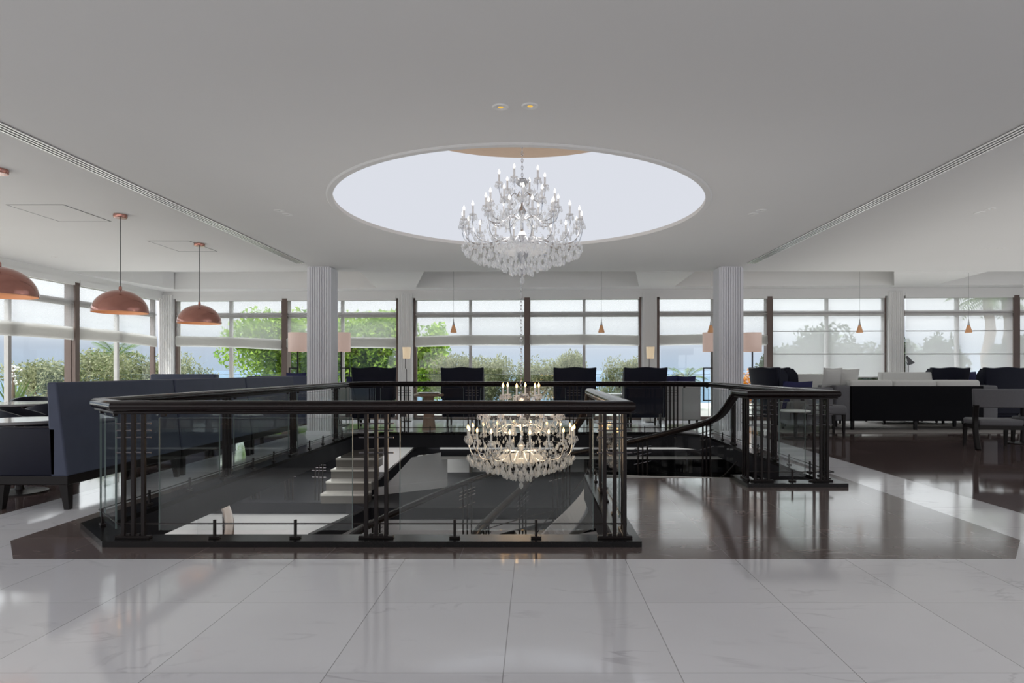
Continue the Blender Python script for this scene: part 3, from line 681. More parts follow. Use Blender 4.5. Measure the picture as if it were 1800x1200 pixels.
# ------------------------------------------------------------------ chandeliers
drop_me = MB().lathe([(0, .050), (.005, .040), (.006, .032), (.013, .016), (.016, .004), (.011, -.010), (0, -.020)], 7, cap=False).mesh('crystal_drop', M['crystal'])
def chain_mb(z0, z1, pitch=.045, r=.004):
    o = MB(); k = 0; z = z0
    while z < z1:
        pts = [(math.cos(t)*.012, math.sin(t)*.028) for t in [2*PI*i/10 for i in range(10)]]
        o.tube([((x if k % 2 else 0), (0 if k % 2 else x), z+y+.02) for x, y in pts], r, 5, True); z += pitch; k += 1
    return o
def chandelier(loc, label, R, lit, tiers, chain_top):
    """loc = centre of the lowest arm hub; heights scaled by R"""
    t = thing('chandelier', label, 'chandelier', loc)
    s = R/.76
    bulb = M['bulby'] if lit else M['bulbw']
    ob('stem', MB().lathe([(0, -.34*s), (.012*s, -.32*s), (.035*s, -.28*s), (.05*s, -.24*s), (.02*s, -.18*s), (.05*s, -.12*s), (.09*s, -.05*s), (.03*s, .0), (.02*s, .10*s), (.06*s, .17*s), (.02*s, .24*s), (.015*s, .40*s), (.055*s, .47*s), (.02*s, .54*s), (.012*s, .76*s), (.03*s, .79*s), (.02*s, .82*s), (.0, .84*s)], 14), M['chrome'], t, smooth=True)
    ob('crown_cup', MB().lathe([(.012*s, .78*s), (.05*s, .79*s), (.085*s, .83*s), (.095*s, .86*s), (.088*s, .862*s), (.04*s, .83*s), (.01*s, .82*s)], 18), M['chrome'], t, smooth=True)
    ob('chain', chain_mb(.86*s, chain_top), M['chrome'], t, smooth=True)
    ob('basket', MB().lathe([(.05*s, -.02*s), (.20*s, -.06*s), (.30*s, -.03*s), (.33*s, .02*s), (.32*s, .02*s), (.29*s, -.02*s), (.2*s, -.045*s), (.05*s, -.01*s)], 24, cap=False), M['crystal'], t, smooth=True)
    pan_me = MB().lathe([(.004, 0), (.025*s, .002), (.046*s, .016*s), (.044*s, .019*s), (.02*s, .008), (.004, .006)], 12, cap=False).mesh('drip_pan', M['crystal'], True)
    can_me = MB().lathe([(.0125*s, 0), (.0125*s, .105*s), (.009*s, .108*s), (0, .108*s)], 10).mesh('candle', M['candle'], True)
    bulb_me = MB().lathe([(.008*s, 0), (.0155*s, .015*s), (.015*s, .028*s), (.006*s, .050*s), (0, .064*s)], 8).mesh('bulb', bulb, True)
    drops = []
    for (n_, r, zc, z0, ph) in tiers:
        r *= s; zc *= s; z0 *= s
        arm = MB().tube(bez([(.04*s, 0, z0), (r*.35, 0, z0+.03*s), (r*.62, 0, z0-.055*s), (r*.9, 0, z0-.03*s), (r*1.0, 0, (z0+zc)/2), (r, 0, zc)], 5), .0065*s, 6).mesh('arm', M['crystal'] if False else M['chrome'], True)
        for k in range(n_):
            a = 2*PI*(k+ph)/n_
            A = link('arm', arm, t, (0, 0, 0), a)
            link('drip_pan', pan_me, A, (r, 0, zc)); link('candle', can_me, A, (r, 0, zc+.012*s)); link('bulb', bulb_me, A, (r, 0, zc+.12*s))
            for q in range(5):
                b = a+2*PI*q/5; rr = .042*s
                drops.append((r*math.cos(a)+rr*math.cos(b), r*math.sin(a)+rr*math.sin(b), zc-.035*s, s))
            for q in (.45, .7, .88):
                drops.append((r*q*math.cos(a), r*q*math.sin(a), z0-.075*s, s*1.15))
            a2 = a+PI/n_
            for q in range(4):
                drops.append((r*(.97-.14*q)*math.cos(a2), r*(.97-.14*q)*math.sin(a2), zc-.10*s-.05*s*math.sin(q), s*1.0))
    for r, z, n_, k in ((.70, -.07, 46, 1.3), (.60, -.12, 42, 1.3), (.48, -.16, 36, 1.35), (.35, -.20, 28, 1.4), (.24, -.25, 20, 1.4), (.13, -.30, 14, 1.4), (.74, -.01, 40, 1.0), (.55, -.02, 40, 1.0), (.40, -.06, 30, 1.0)):
        for i in range(n_):
            a = 2*PI*(i+.3*random.random())/n_
            drops.append((r*s*math.cos(a), r*s*math.sin(a), (z+random.uniform(-.02, .02))*s, s*k))
    drops.append((0, 0, -.40*s, s*2))
    random.shuffle(drops); drops.sort(key=lambda d: d[1])
    for d in drops[:100]:
        o = link('crystal_drop', drop_me, t, d[:3]); o.scale = (d[3],)*3
    mb_ = MB(); base = MB().lathe([(0, .050), (.005, .040), (.006, .032), (.013, .016), (.016, .004), (.011, -.010), (0, -.020)], 6, cap=False)
    for d in drops[100:]:
        mb_.add([(x*d[3]+d[0], y*d[3]+d[1], z*d[3]+d[2]) for x, y, z in base.v], base.f)
    o = ob('crystal_drops', mb_, M['crystal'], t); o['kind'] = 'stuff'
    lamp('chandelier_glow', 'POINT', (loc[0], loc[1], loc[2]+.25*s), (0, 0, 0), 22 if lit else 10, (1, .72, .45) if lit else (1, .97, .92), shadow_soft_size=.35)
    # bead garlands from tier to tier
    bd = MB(); ball = MB().lathe([(0, .006), (.006, 0), (0, -.006)], 5, cap=False)
    for (n1, r1, z1, h1, p1), (n2, r2, z2, h2, p2) in zip(tiers[:-1], tiers[1:]):
        for k in range(n2):
            a = 2*PI*(k+p2)/n2
            for i in range(14):
                q = i/13; r = (r1*.5+(r2-r1*.5)*q)*s; z = ((z1-.02)+(z2-z1)*q-.10*math.sin(PI*q))*s
                bd.add([(x*s+r*math.cos(a), y*s+r*math.sin(a), zz*s+z) for x, y, zz in ball.v], ball.f)
    o = ob('bead_garlands', bd, M['crystal'], t); o['kind'] = 'stuff'
    return t
T3 = [(6, .29, .86, .62, .2), (12, .44, .46, .34, .1), (18, .75, .27, .08, 0)]
T3 = [(6, .29, .80, .66, .2), (12, .45, .52, .38, .1), (18, .74, .30, .08, 0)]
chandelier((-.157, 7.72, 2.75), 'large crystal chandelier with white candles hanging inside the round skylight', .76, False, T3, 1.92)
chandelier((-.17, 7.72, .16), 'amber lit crystal chandelier hanging lower down inside the stairwell behind glass', .68, True,
           [(6, .26, .86, .70, .3), (12, .56, .58, .44, .1), (18, .74, .28, .08, 0)], 2.24)

# ------------------------------------------------------------------ ceiling fittings
def downlight(x, y, label, lens=True):
    t = thing('downlight', label, 'light', (x, y, CEIL), 0, 'recessed ceiling downlights')
    ob('rim', MB().lathe([(.020, -.001), (.026, -.006), (.058, -.008), (.066, 0)], 24, cap=False), M['plaster'], t, smooth=True)
    ob('lens', MB().lathe([(0, -.002), (.024, -.002)], 20, cap=False), M['lensy'] if lens else M['chrome'], t)
for x, y, l, on in ((-.26, 4.72, 'amber lit ceiling downlight, left of the two above the skylight ring', 1), (-.035, 4.70, 'amber lit ceiling downlight, right of the two above the skylight ring', 1),
                (-3.21, 7.79, 'nearer downlight of the pair left of the skylight', 0), (-3.18, 7.98, 'farther downlight of the pair left of the skylight', 0),
                (2.84, 7.78, 'downlight right of the skylight, nearer of its pair', 0), (2.80, 7.95, 'downlight right of the skylight, farther of its pair', 0),
                (5.65, 7.70, 'nearer downlight of the pair outside the right diffuser', 0), (5.65, 7.88, 'farther downlight of the pair outside the right diffuser', 0),
                (7.45, 10.2, 'left downlight of the pair far right on the ceiling', 0), (7.68, 10.2, 'right downlight of the pair far right on the ceiling', 0),
                (-9.0, 10.2, 'downlight on the ceiling at far left', 0), (-8.5, 11.0, 'downlight on the ceiling by the left wall', 0)):
    downlight(x, y, l, on)
for x, l in ((-4.38, 'long slotted air diffuser across the left ceiling'), (4.05, 'long slotted air diffuser across the right ceiling')):
    t = thing('air_diffuser', l, 'vent', (x, 0, CEIL))
    ob('backing', MB().box(-.075, 1.5, -.004, .075, 11.6, -.001), M['slot'], t)
    for k in range(4): ob('blade', MB().box(-.075+k*.0433, 1.5, -.012, -.075+k*.0433+.020, 11.6, -.003), M['slotw'], t)
def hatch(pts, label):
    t = thing('ceiling_hatch', label, 'hatch', (0, 0, CEIL)); 
    x0, y0, x1, y1 = pts
    ob('gap', MB().box(x0, y0, -.004, x1, y0+.012, -.001).box(x0, y1-.012, -.004, x1, y1, -.001).box(x0, y0, -.004, x0+.012, y1, -.001).box(x1-.012, y0, -.004, x1, y1, -.001), M['seam'], t)
    ob('panel', MB().box(x0+.012, y0+.012, -.003, x1-.012, y1-.012, -.001), M['ceiling'], t)
hatch((-6.4, 7.5, -5.7, 8.35), 'square ceiling access hatch nearer the camera at left'); hatch((-6.0, 9.6, -5.35, 10.45), 'square ceiling access hatch beside the farthest copper pendant')

# copper pendants
def pendant():
    t = thing('pendant_lamp', 'copper dome pendant lamp cut by the left picture edge', 'lamp', (-5.34, 6.18, 0), 0, 'copper dome pendants')
    ob('canopy', MB().lathe([(0, CEIL-.045), (.074, CEIL-.045), (.08, CEIL-.035), (.08, CEIL-.001), (0, CEIL-.001)], 24), M['copper'], t, smooth=True)
    ob('cord', MB().lathe([(.006, 2.32), (.006, CEIL-.04)], 8), M['cable'], t)
    pr = [(.318*math.cos(a), .29*math.sin(a)) for a in [PI/2*i/14 for i in range(14)]]
    prof = [(r, 1.99+z) for r, z in pr]+[(.02, 1.99+.295), (.018, 1.99+.33), (.008, 1.99+.34), (0, 1.99+.34)]
    ob('dome_shade', MB().lathe(prof, 48, cap=False), M['copper'], t, smooth=True)
    ob('lining', MB().lathe([(r*.985, 1.985+z*.98) for r, z in pr]+[(0, 1.985+.283)], 48, cap=False), M['copperin'], t, smooth=True)
    ob('bulb', MB().lathe([(0, 2.06), (.035, 2.09), (.045, 2.13), (.025, 2.18), (.015, 2.25), (0, 2.27)], 16), M['bulby'], t, smooth=True)
    return t
p0 = pendant()
dup(p0, 'copper dome pendant lamp hanging in the middle of the three', (-5.34, 7.99, 0)); dup(p0, 'farthest copper dome pendant lamp, before the corner window', (-5.31, 9.82, 0))
# small amber cone pendants
def cone_p():
    t = thing('cone_pendant', '', 'lamp', (-1.67, 12.75, 0), 0, 'small amber cone pendants by the windows')
    ob('canopy', MB().lathe([(0, 3.60), (.04, 3.605), (.045, 3.66), (0, 3.66)], 14), M['chrome'], t)
    ob('cord', MB().lathe([(.0025, 2.27), (.0025, 3.62)], 6), M['cable'], t)
    ob('cap', MB().lathe([(.006, 2.30), (.012, 2.24), (.026, 2.16)], 14), M['chrome'], t, smooth=True)
    ob('cone_shade', MB().lathe([(.026, 2.165), (.065, 2.03), (.062, 2.015), (.0, 2.02)], 18), M['cone'], t, smooth=True)
    return t
c0 = cone_p()
CP = [(-1.67, 'small amber cone pendant left of the hanging chain'), (1.37, 'small amber cone pendant right of the hanging chain'), (3.62, 'small amber cone pendant just left of the right fluted column'), (6.68, 'small amber cone pendant in front of the palm screen blind, left of the pilaster'), (8.92, 'small amber cone pendant nearest the right picture edge')]
c0['label'] = CP[0][1]
for x, l in CP[1:]: dup(c0, l, (x, 12.75, 0))

# ------------------------------------------------------------------ furniture
def leg(x, y, z0, z1, w0, w1, m='dleg', dx=0, dy=0, parent=None, name='leg'):
    a, b = w0/2, w1/2
    o = MB().add([(x+dx-a, y+dy-a, z0), (x+dx+a, y+dy-a, z0), (x+dx+a, y+dy+a, z0), (x+dx-a, y+dy+a, z0), (x-b, y-b, z1), (x+b, y-b, z1), (x+b, y+b, z1), (x-b, y+b, z1)],
                 [(0, 3, 2, 1), (4, 5, 6, 7), (0, 1, 5, 4), (1, 2, 6, 5), (2, 3, 7, 6), (3, 0, 4, 7)])
    return ob(name, o, M[m], parent)
# banquettes along the left, backs to the stairwell (local: back at x=0, seat towards -x, length along +y)
def banquette():
    t = thing('banquette', '', 'sofa', (-4.16, 5.52, 0), 0, 'slate blue banquettes left of the stairwell')
    ln = 1.79
    bk = MB().add([(0, .0, .30), (0, ln, .30), (-.16, ln, .30), (-.16, .0, .30), (-.10, .0, 1.14), (-.10, ln, 1.14), (-.19, ln, 1.14), (-.19, 0, 1.14)],
                  [(0, 3, 2, 1), (4, 5, 6, 7), (0, 1, 5, 4), (1, 2, 6, 5), (2, 3, 7, 6), (3, 0, 4, 7)])
    o = ob('backrest', bk, M['slate'], t)
    bv = o.modifiers.new('soft', 'BEVEL'); bv.width = .018; bv.segments = 3
    ob('base_frame', MB().rbox(-.66, .01, .22, -.005, ln-.01, .32, .01, 2), M['dleg'], t)
    ob('seat_cushion', MB().rbox(-.68, .06, .32, -.17, ln-.02, .47, .03, 3), M['navy'], t, smooth=True)
    for x in (-.61, -.05):
        for y in (.05, ln-.05): leg(x, y, 0, .23, .045, .075, dx=(.02 if x > -.3 else -.02), parent=t)
    return t
b0 = banquette(); b0['label'] = 'tall slate blue banquette nearest the camera with an end arm panel'
ob('arm_panel', MB().rbox(-.62, .0, .30, -.10, .075, .74, .02, 3), M['navy'], b0, smooth=True)
b1 = dup(b0, 'middle slate blue banquette of the row left of the well', (-4.16, 7.33, 0)); b2 = dup(b0, 'farthest slate blue banquette of the row, beside the left column', (-4.16, 9.14, 0))
for b in (b1, b2):
    for ch in list(b.children):
        if ch.name.startswith('arm_panel'): bpy.data.objects.remove(ch)
def round_table(loc, label, r=.42, h=.745, m='tabletop', group=None):
    t = thing('round_table', label, 'table', loc, 0, group)
    ob('tabletop', MB().lathe([(0, h-.035), (r-.02, h-.035), (r, h-.025), (r, h-.006), (r-.006, h), (0, h)], 40), M[m], t, smooth=True)
    ob('pedestal', MB().lathe([(.04, .03), (.032, .1), (.032, h-.08), (.07, h-.036)], 18), M['dleg'], t, smooth=True)
    ob('base', MB().lathe([(0, 0), (.24, 0), (.24, .015), (.06, .035), (0, .035)], 32), M['dleg'], t, smooth=True)
    return t
G = 'round tables along the banquettes'
round_table((-5.25, 6.32, 0), 'dark round table with glossy top beside the nearest banquette', group=G)
round_table((-5.25, 8.2, 0), 'dark round table beside the middle banquette', group=G)
round_table((-5.25, 10.0, 0), 'dark round table beside the farthest banquette', group=G)
round_table((-7.9, 9.6, 0), 'dark round table by the left windows at the picture edge', .6, group=G)
def tub_chair():
    t = thing('tub_chair', '', 'chair', (0, 0, 0), 0, 'low dark tub chairs by the left windows')
    pts = arc((0, 0), .31, math.radians(160), math.radians(380), 18)
    sh = MB(); nn = len(pts)
    vs = []
    for i, (x, y) in enumerate(pts):
        q = abs(i/(nn-1)-.5)*2; h = .80-.13*q**2
        for rr, z in ((1.06, .30), (1.10, h-.03), (1.05, h), (.92, h), (.86, h-.04), (.84, .30)): vs.append((x*rr, y*rr, z))
    fs = [(6*i+j, 6*i+(j+1) % 6, 6*i+6+(j+1) % 6, 6*i+6+j) for i in range(nn-1) for j in range(6)]+[tuple(range(6)), tuple(range(6*nn-6, 6*nn))]
    ob('shell', MB().add(vs, fs), M['navy'], t, smooth=True)
    ob('seat', MB().rbox(-.26, -.27, .30, .26, .29, .45, .05, 3), M['navy'], t, smooth=True)
    for x in (-.2, .2):
        for y in (-.22, .22): leg(x, y, 0, .31, .03, .045, parent=t)
    return t
tc0 = tub_chair(); tc0.location = (-5.85, 6.2, 0); tc0.rotation_euler = (0, 0, -PI/2); tc0['label'] = 'dark tub chair facing the nearest round table at the left edge'
TC = [(-6.35, 7.75, -1.2, 'dark tub chair beside the second round table, back to the left windows'), (-6.1, 9.9, -1.57, 'dark tub chair beside the third round table'), (-6.95, 8.9, 1.2, 'dark tub chair right of the window table'), (-8.4, 10.4, -2.4, 'dark tub chair by the left window behind the window table')]
for x, y, r, l in TC: dup(tc0, l, (x, y, 0), r)
# low grey sofas against the far left windows
def sofa(name, label, loc, rot, wd, dp, hb, m, seat_h=.42, mb_=None, arms=True, legs=.14, group=None):
    t = thing(name, label, 'sofa', loc, rot, group)
    bm_ = mb_ or m
    ob('backrest', MB().rbox(-wd/2, -.2, legs, wd/2, 0, hb, .035, 3), M[bm_], t, smooth=True)
    ob('seat_base', MB().rbox(-wd/2+.02, -.01, legs, wd/2-.02, dp, seat_h-.13, .03, 3), M[m], t, smooth=True)
    nc = max(1, round(wd/.8)); cw = (wd-.24)/nc
    for k in range(nc): ob('seat_cushion', MB().rbox(-wd/2+.12+k*cw, .0, seat_h-.13, -wd/2+.12+(k+1)*cw-.01, dp+.01, seat_h+.02, .04, 3), M[m], t, smooth=True)
    if arms:
        for s_ in (-1, 1): ob('arm', MB().rbox(s_*(wd/2-.06)-.06, -.1, legs, s_*(wd/2-.06)+.06, dp, seat_h+.18, .03, 3), M[m], t, smooth=True)
    for x in (-wd/2+.08, wd/2-.08):
        for y in (-.14, dp-.07): leg(x, y, 0, legs+.01, .035, .05, parent=t)
    return t
sofa('sofa', 'grey sofa with low back before the left corner window', (-7.05, 12.6, 0), 0, 1.3, .7, 1.17, 'slate', group='low sofas behind the banquettes')
sofa('sofa', 'grey sofa back behind the farthest banquette', (-5.05, 12.75, 0), 0, 1.6, .7, 1.13, 'slate', group='low sofas behind the banquettes')

# wingback chairs, backs to the camera (local: back face at y=0, seat towards +y)
def wingback(m='navy'):
    t = thing('wingback_chair', '', 'chair', (0, 0, 0), 0, 'navy wingback chairs facing the sea windows')
    W = .47
    rows = [(.30, .37, 0), (.55, .39, -.02), (.85, .425, -.05), (1.15, .46, -.085), (1.30, .468, -.10)]
    nx = 12
    def top(s_): return .035*math.cos(s_*PI)*(-1 if False else 1)+.02*math.cos(2*PI*s_)-.03
    vs = []
    for side in (0, 1):
        for z, hw, y in rows:
            for i in range(nx+1):
                s_ = -1+2*i/nx
                zz = z+(.014*math.cos(s_*4.6)+.012*s_*s_ if z > 1.2 else 0)
                yy = y+side*.11+.05*abs(s_)**3
                vs.append((s_*hw, yy, zz))
    R_ = len(rows); fs = []
    idx = lambda sd, r, i: sd*R_*(nx+1)+r*(nx+1)+i
    for sd in (0, 1):
        for r in range(R_-1):
            for i in range(nx): fs.append((idx(sd, r, i), idx(sd, r, i+1), idx(sd, r+1, i+1), idx(sd, r+1, i)))
    for i in range(nx): fs += [(idx(0, 0, i), idx(0, 0, i+1), idx(1, 0, i+1), idx(1, 0, i)), (idx(0, R_-1, i), idx(0, R_-1, i+1), idx(1, R_-1, i+1), idx(1, R_-1, i))]
    for r in range(R_-1): fs += [(idx(0, r, 0), idx(0, r+1, 0), idx(1, r+1, 0), idx(1, r, 0)), (idx(0, r, nx), idx(0, r+1, nx), idx(1, r+1, nx), idx(1, r, nx))]
    o = ob('backrest', MB().add(vs, fs), M[m], t, smooth=True)
    bv = o.modifiers.new('soft', 'BEVEL'); bv.width = .02; bv.segments = 2; bv.limit_method = 'ANGLE'
    ob('seat', MB().rbox(-.37, .05, .22, .37, .68, .46, .04, 3), M[m], t, smooth=True)
    for s_ in (-1, 1):
        ob('wing', MB().prism([(.02, .62), (.02, 1.28), (.12, 1.28), (.24, 1.15), (.26, .9), (.32, .66)], -.03, .03).xf(Matrix(((0, 0, 1, s_*.43), (1, 0, 0, 0), (0, 1, 0, 0), (0, 0, 0, 1)))), M[m], t)
        ob('arm', MB().rbox(s_*.40-.05, .05, .22, s_*.40+.05, .64, .66, .04, 3), M[m], t, smooth=True)
    for x in (-.32, .32):
        leg(x, .06, 0, .31, .03, .05, dy=-.05, parent=t); leg(x, .62, 0, .23, .03, .05, parent=t)
    return t
wb = wingback(); wb.location = (-1.575, 13.45, 0); wb['label'] = 'navy wingback chair left of the hanging chain'
for x, y, r, l in ((-3.42, 13.2, .28, 'navy wingback chair turned slightly, right of the left column'),
                   (.87, 13.45, 0, 'navy wingback chair just right of the hanging chain'), (2.38, 13.3, 0, 'navy wingback chair under the right pilaster lamp'),
                   (10.1, 13.3, 0, 'navy wingback chair at the right edge behind the dining chair'),
                   (4.95, 13.4, -1.25, 'grey navy wingback chair seen from the side, right of the right column, nearer of two'), (5.42, 13.95, -1.35, 'grey navy wingback chair seen from the side, farther of two near right column'),
                   (9.45, 14.1, .1, 'navy wingback chair far back behind the white sofa')):
    dup(wb, l, (x, y, 0), r)
# coffee tables in the middle group
def wood_table(loc, label, r=.30):
    t = thing('side_table', label, 'table', loc)
    ob('tabletop', MB().lathe([(0, .70), (r, .70), (r+.015, .715), (r+.015, .735), (r, .75), (0, .75)], 28), M['twood'], t, smooth=True)
    ob('trunk_base', MB().lathe([(.15, 0), (.12, .2), (.10, .45), (.11, .70)], 20), M['twood'], t, smooth=True)
    return t
wood_table((-2.22, 13.0, 0), 'round wooden side table with trunk base between two wingback chairs')
ta = thing('tray', 'white tray resting on the wooden trunk side table', 'tray', (-2.22, 13.0, .75))
ob('tray_body', MB().lathe([(0, 0), (.2, 0), (.24, .03), (.235, .03), (.2, .008), (0, .008)], 24), M['paper'], ta, smooth=True)
lt = thing('low_table', 'long low white table between the centre wingback chairs', 'table', (1.65, 13.9, 0))
ob('tabletop', MB().rbox(-.45, -.3, .68, .45, .3, .72, .008, 2), M['paper'], lt)
for x in (-.4, .4):
    for y in (-.25, .25): leg(x, y, 0, .69, .04, .05, parent=lt)
# light sofas beside the columns with blue cushions
sofa('sofa', 'light grey loveseat before the window, left of the right column', (3.25, 13.9, 0), 0, .85, .6, .93, 'lightfab', group='light loveseats by the columns')
sofa('sofa', 'light grey loveseat right of the left column, behind the turned wingback', (-4.2, 13.9, 0), 0, .85, .6, .93, 'lightfab', group='light loveseats by the columns')
def cushion(loc, rot, label, m='bluefab', s=.42, tilt=-.25):
    o = MB(); nn = 10; vs = []
    for sd in (-1, 1):
        for i in range(nn+1):
            for j in range(nn+1):
                a, b = -1+2*i/nn, -1+2*j/nn
                k = (1-a*a)*(1-b*b); pinch = 1-.10*(1-abs(a*b))*.9
                vs.append((a*s/2*(1-.12*(1-b*b)*0-.08*(1-abs(b))), sd*.075*k**.5, (b*s/2)*(1-.08*(1-abs(a)))))
    q = (nn+1)**2
    fs = [(sd*q+i*(nn+1)+j, sd*q+(i+1)*(nn+1)+j, sd*q+(i+1)*(nn+1)+j+1, sd*q+i*(nn+1)+j+1) for sd in (0, 1) for i in range(nn) for j in range(nn)]
    c = ob('cushion', o.add(vs, fs), M[m], None, loc, (tilt, 0, rot), True)
    return tag(c, label, 'cushion')
cushion((3.02, 14.02, .92), .15, 'royal blue cushion on the light loveseat near the right column, left one', tilt=.2); cushion((3.42, 14.02, .91), -.2, 'royal blue cushion on the light loveseat, next to the right column', tilt=.2)
cushion((-4.05, 14.02, .90), .3, 'royal blue cushion on the loveseat right of the left column', tilt=.2)
cushion((-4.95, 12.85, 1.0), .2, 'dark blue cushion on the sofa left of the left column', s=.4)

# right lounge: black backed sofa, white sofas, stool, dining chairs
bs = thing('sofa', 'long sofa with flat black back panel and white back cushions, right of the well', 'sofa', (7.87, 12.75, 0))
ob('back_panel', MB().rbox(-1.36, 0, .20, 1.36, .12, .92, .012, 2), M['blackfab'], bs)
for k in range(3): ob('back_cushion', MB().rbox(-1.36+k*.90, .03, .60, -1.36+k*.90+.89, .26, 1.045, .06, 4), M['whitefab'], bs, smooth=True)
ob('seat', MB().rbox(-1.34, .12, .20, 1.34, .88, .44, .04, 3), M['whitefab'], bs, smooth=True)
for s_ in (-1, 1): ob('arm', MB().rbox(s_*1.52-.16, .02, .2, s_*1.52+.16, .85, .93, .04, 3), M['greyfab'], bs, smooth=True)
for x in (-1.3, 0, 1.3): leg(x, .08, 0, .21, .05, .06, parent=bs)
for x in (-1.3, 1.3): leg(x, .8, 0, .21, .05, .06, parent=bs)
cushion((6.22, 12.98, 1.09), .1, 'white cushion perched on the left arm of the black backed sofa', 'whitefab', .42, .2); cushion((6.58, 13.04, 1.06), -.2, 'white cushion with raised corner on the black backed sofa, second from left', 'whitefab', .44, .2)
sofa('sofa', 'white sofa with sloping back behind the black backed sofa', (8.62, 14.25, 0), 0, 1.5, .7, 1.20, 'whitefab', .44, group='white sofas by the right windows')
sofa('sofa', 'white sofa below the lowered screen blind, beside the side facing chairs', (6.35, 14.5, 0), 0, 1.6, .55, 1.16, 'whitefab', .44, group='white sofas by the right windows')
sofa('sofa', 'low white sofa almost hidden behind the right edge wingback chair', (10.75, 14.42, 0), 0, 1.7, .4, 1.0, 'whitefab', .44, group='white sofas by the right windows')
cushion((10.05, 14.3, 1.05), .1, 'small navy cushion behind the black backed sofa, left of the right wingback', s=.34); cushion((10.5, 14.3, 1.04), -.1, 'small navy cushion closest to the right wingback', s=.32)
cushion((5.36, 12.66, .735), -.15, 'royal blue cushion in the grey armchair beside the side facing wingback chairs', s=.58, tilt=.12)
rug = ob('rug', MB().rbox(4.9, 12.2, 0, 13.5, 15.0, .012, .004, 1), M['rug']); tag(rug, 'grey brown rug under the right lounge sofas', 'rug')
stl = thing('footstool', 'grey upholstered stool with dark legs left of the black backed sofa', 'stool', (5.55, 11.9, 0))
ob('seat', MB().rbox(-.33, -.25, .40, .33, .25, .58, .05, 4), M['greyfab'], stl, smooth=True)
for x in (-.28, .28):
    for y in (-.2, .2): leg(x, y, 0, .41, .035, .055, parent=stl)
sofa('armchair', 'low grey armchair behind the footstool, left of the black backed sofa', (5.55, 12.55, 0), 0, .8, .6, .90, 'greyfab', .42)
def dining_chair():
    t = thing('dining_chair', '', 'chair', (0, 0, 0), 0, 'grey dining chairs at the right edge')
    pts = [(-.36+.72*i/12, -.03-.09*(1-((i-6)/6)**2)) for i in range(13)]
    vs = []
    for x, y in pts: vs += [(x, y, .62), (x*1.05, y-.035, .90), (x*1.05, y+.035, .90), (x, y+.055, .62)]
    fs = [(4*i+j, 4*i+(j+1) % 4, 4*i+4+(j+1) % 4, 4*i+4+j) for i in range(12) for j in range(4)]+[(0, 1, 2, 3), (48, 49, 50, 51)]
    o = ob('backrest', MB().add(vs, fs), M['greyfab'], t, smooth=True)
    bv = o.modifiers.new('soft', 'BEVEL'); bv.width = .015; bv.segments = 2; bv.limit_method = 'ANGLE'
    ob('seat', MB().rbox(-.29, -.02, .34, .29, .52, .44, .035, 3, taper=(.96, .96)), M['greyfab'], t, smooth=True)
    ob('seat_rail', MB().box(-.28, 0, .29, .28, .49, .35), M['dleg'], t)
    for x in (-.335, .335): 
        ob('leg', MB().sweep(bez([(x*1.05, -.14, 0), (x, -.03, .22), (x*.98, -.0, .42), (x*1.0, -.04, .66)], 4), rrect(.058, .066, .006, 1), up=Vector((0, 1, 0))), M['dleg'], t)
        leg(x*.8, .47, 0, .35, .036, .05, dy=.02, parent=t)
    return t
d0 = dining_chair(); d0.location = (7.34, 9.75, 0); d0.scale = (1.12, 1.05, 1.06); d0.rotation_euler = (0, 0, -.2); d0['label'] = 'low backed grey dining chair with dark curved legs at the right picture edge'
dup(d0, 'grey dining chair partly cut off by the right picture edge, beyond the first', (8.45, 10.1, 0), -.1)
round_table((8.3, 10.55, 0), 'dark table by the dining chairs at the right edge', .5)
round_table((4.75, 11.3, 0), 'small round table with pale glossy top beyond the right balustrade', .26, .52, 'paper')
mg = thing('pouf', 'small magenta pouf on the floor right of the right column', 'stool', (4.1, 13.0, 0))
ob('body', MB().rbox(-.17, -.17, .03, .17, .17, .40, .04, 3), M['magenta'], mg, smooth=True)
ob('foot_ring', MB().lathe([(.13, 0), (.14, 0), (.14, .035), (.13, .035)], 20), M['dleg'], mg)

# ------------------------------------------------------------------ floor lamps
def floor_lamp():
    t = thing('floor_lamp', '', 'lamp', (0, 0, 0), 0, 'square framed floor lamps by the columns')
    ob('base', MB().rbox(-.15, -.15, 0, .15, .15, .025, .005, 1), M['metal'], t)
    ob('stem', MB().box(-.014, -.014, .02, .014, .014, 1.72), M['metal'], t)
    ob('frame', MB().box(-.20, -.012, 1.28, .02, .012, 1.305).box(-.20, -.012, .55, -.175, .012, 1.30).box(-.20, -.012, .55, .0, .012, .575), M['metal'], t)
    sh = ob('lamp_shade', MB().lathe([(.205, 1.66), (.205, 2.09), (.201, 2.09), (.201, 1.66), (.205, 1.66)], 32, cap=False), M['shade'], t, smooth=True)
    ob('bulb', MB().lathe([(0, 1.72), (.03, 1.76), (.035, 1.82), (.015, 1.88), (0, 1.89)], 12), M['bulby'], t, smooth=True)
    return t
f0 = floor_lamp(); f0.location = (-5.35, 14.0, 0); f0['label'] = 'floor lamp with drum shade half hidden left of the left column'
for x, y, r, l in ((-4.37, 14.0, PI, 'floor lamp with glowing drum shade just right of the left column'), (4.0, 14.0, 0, 'floor lamp with drum shade half hidden left of the right column'), (4.93, 14.05, PI, 'floor lamp with glowing drum shade just right of the right column')):
    dup(f0, l, (x, y, 0), r)
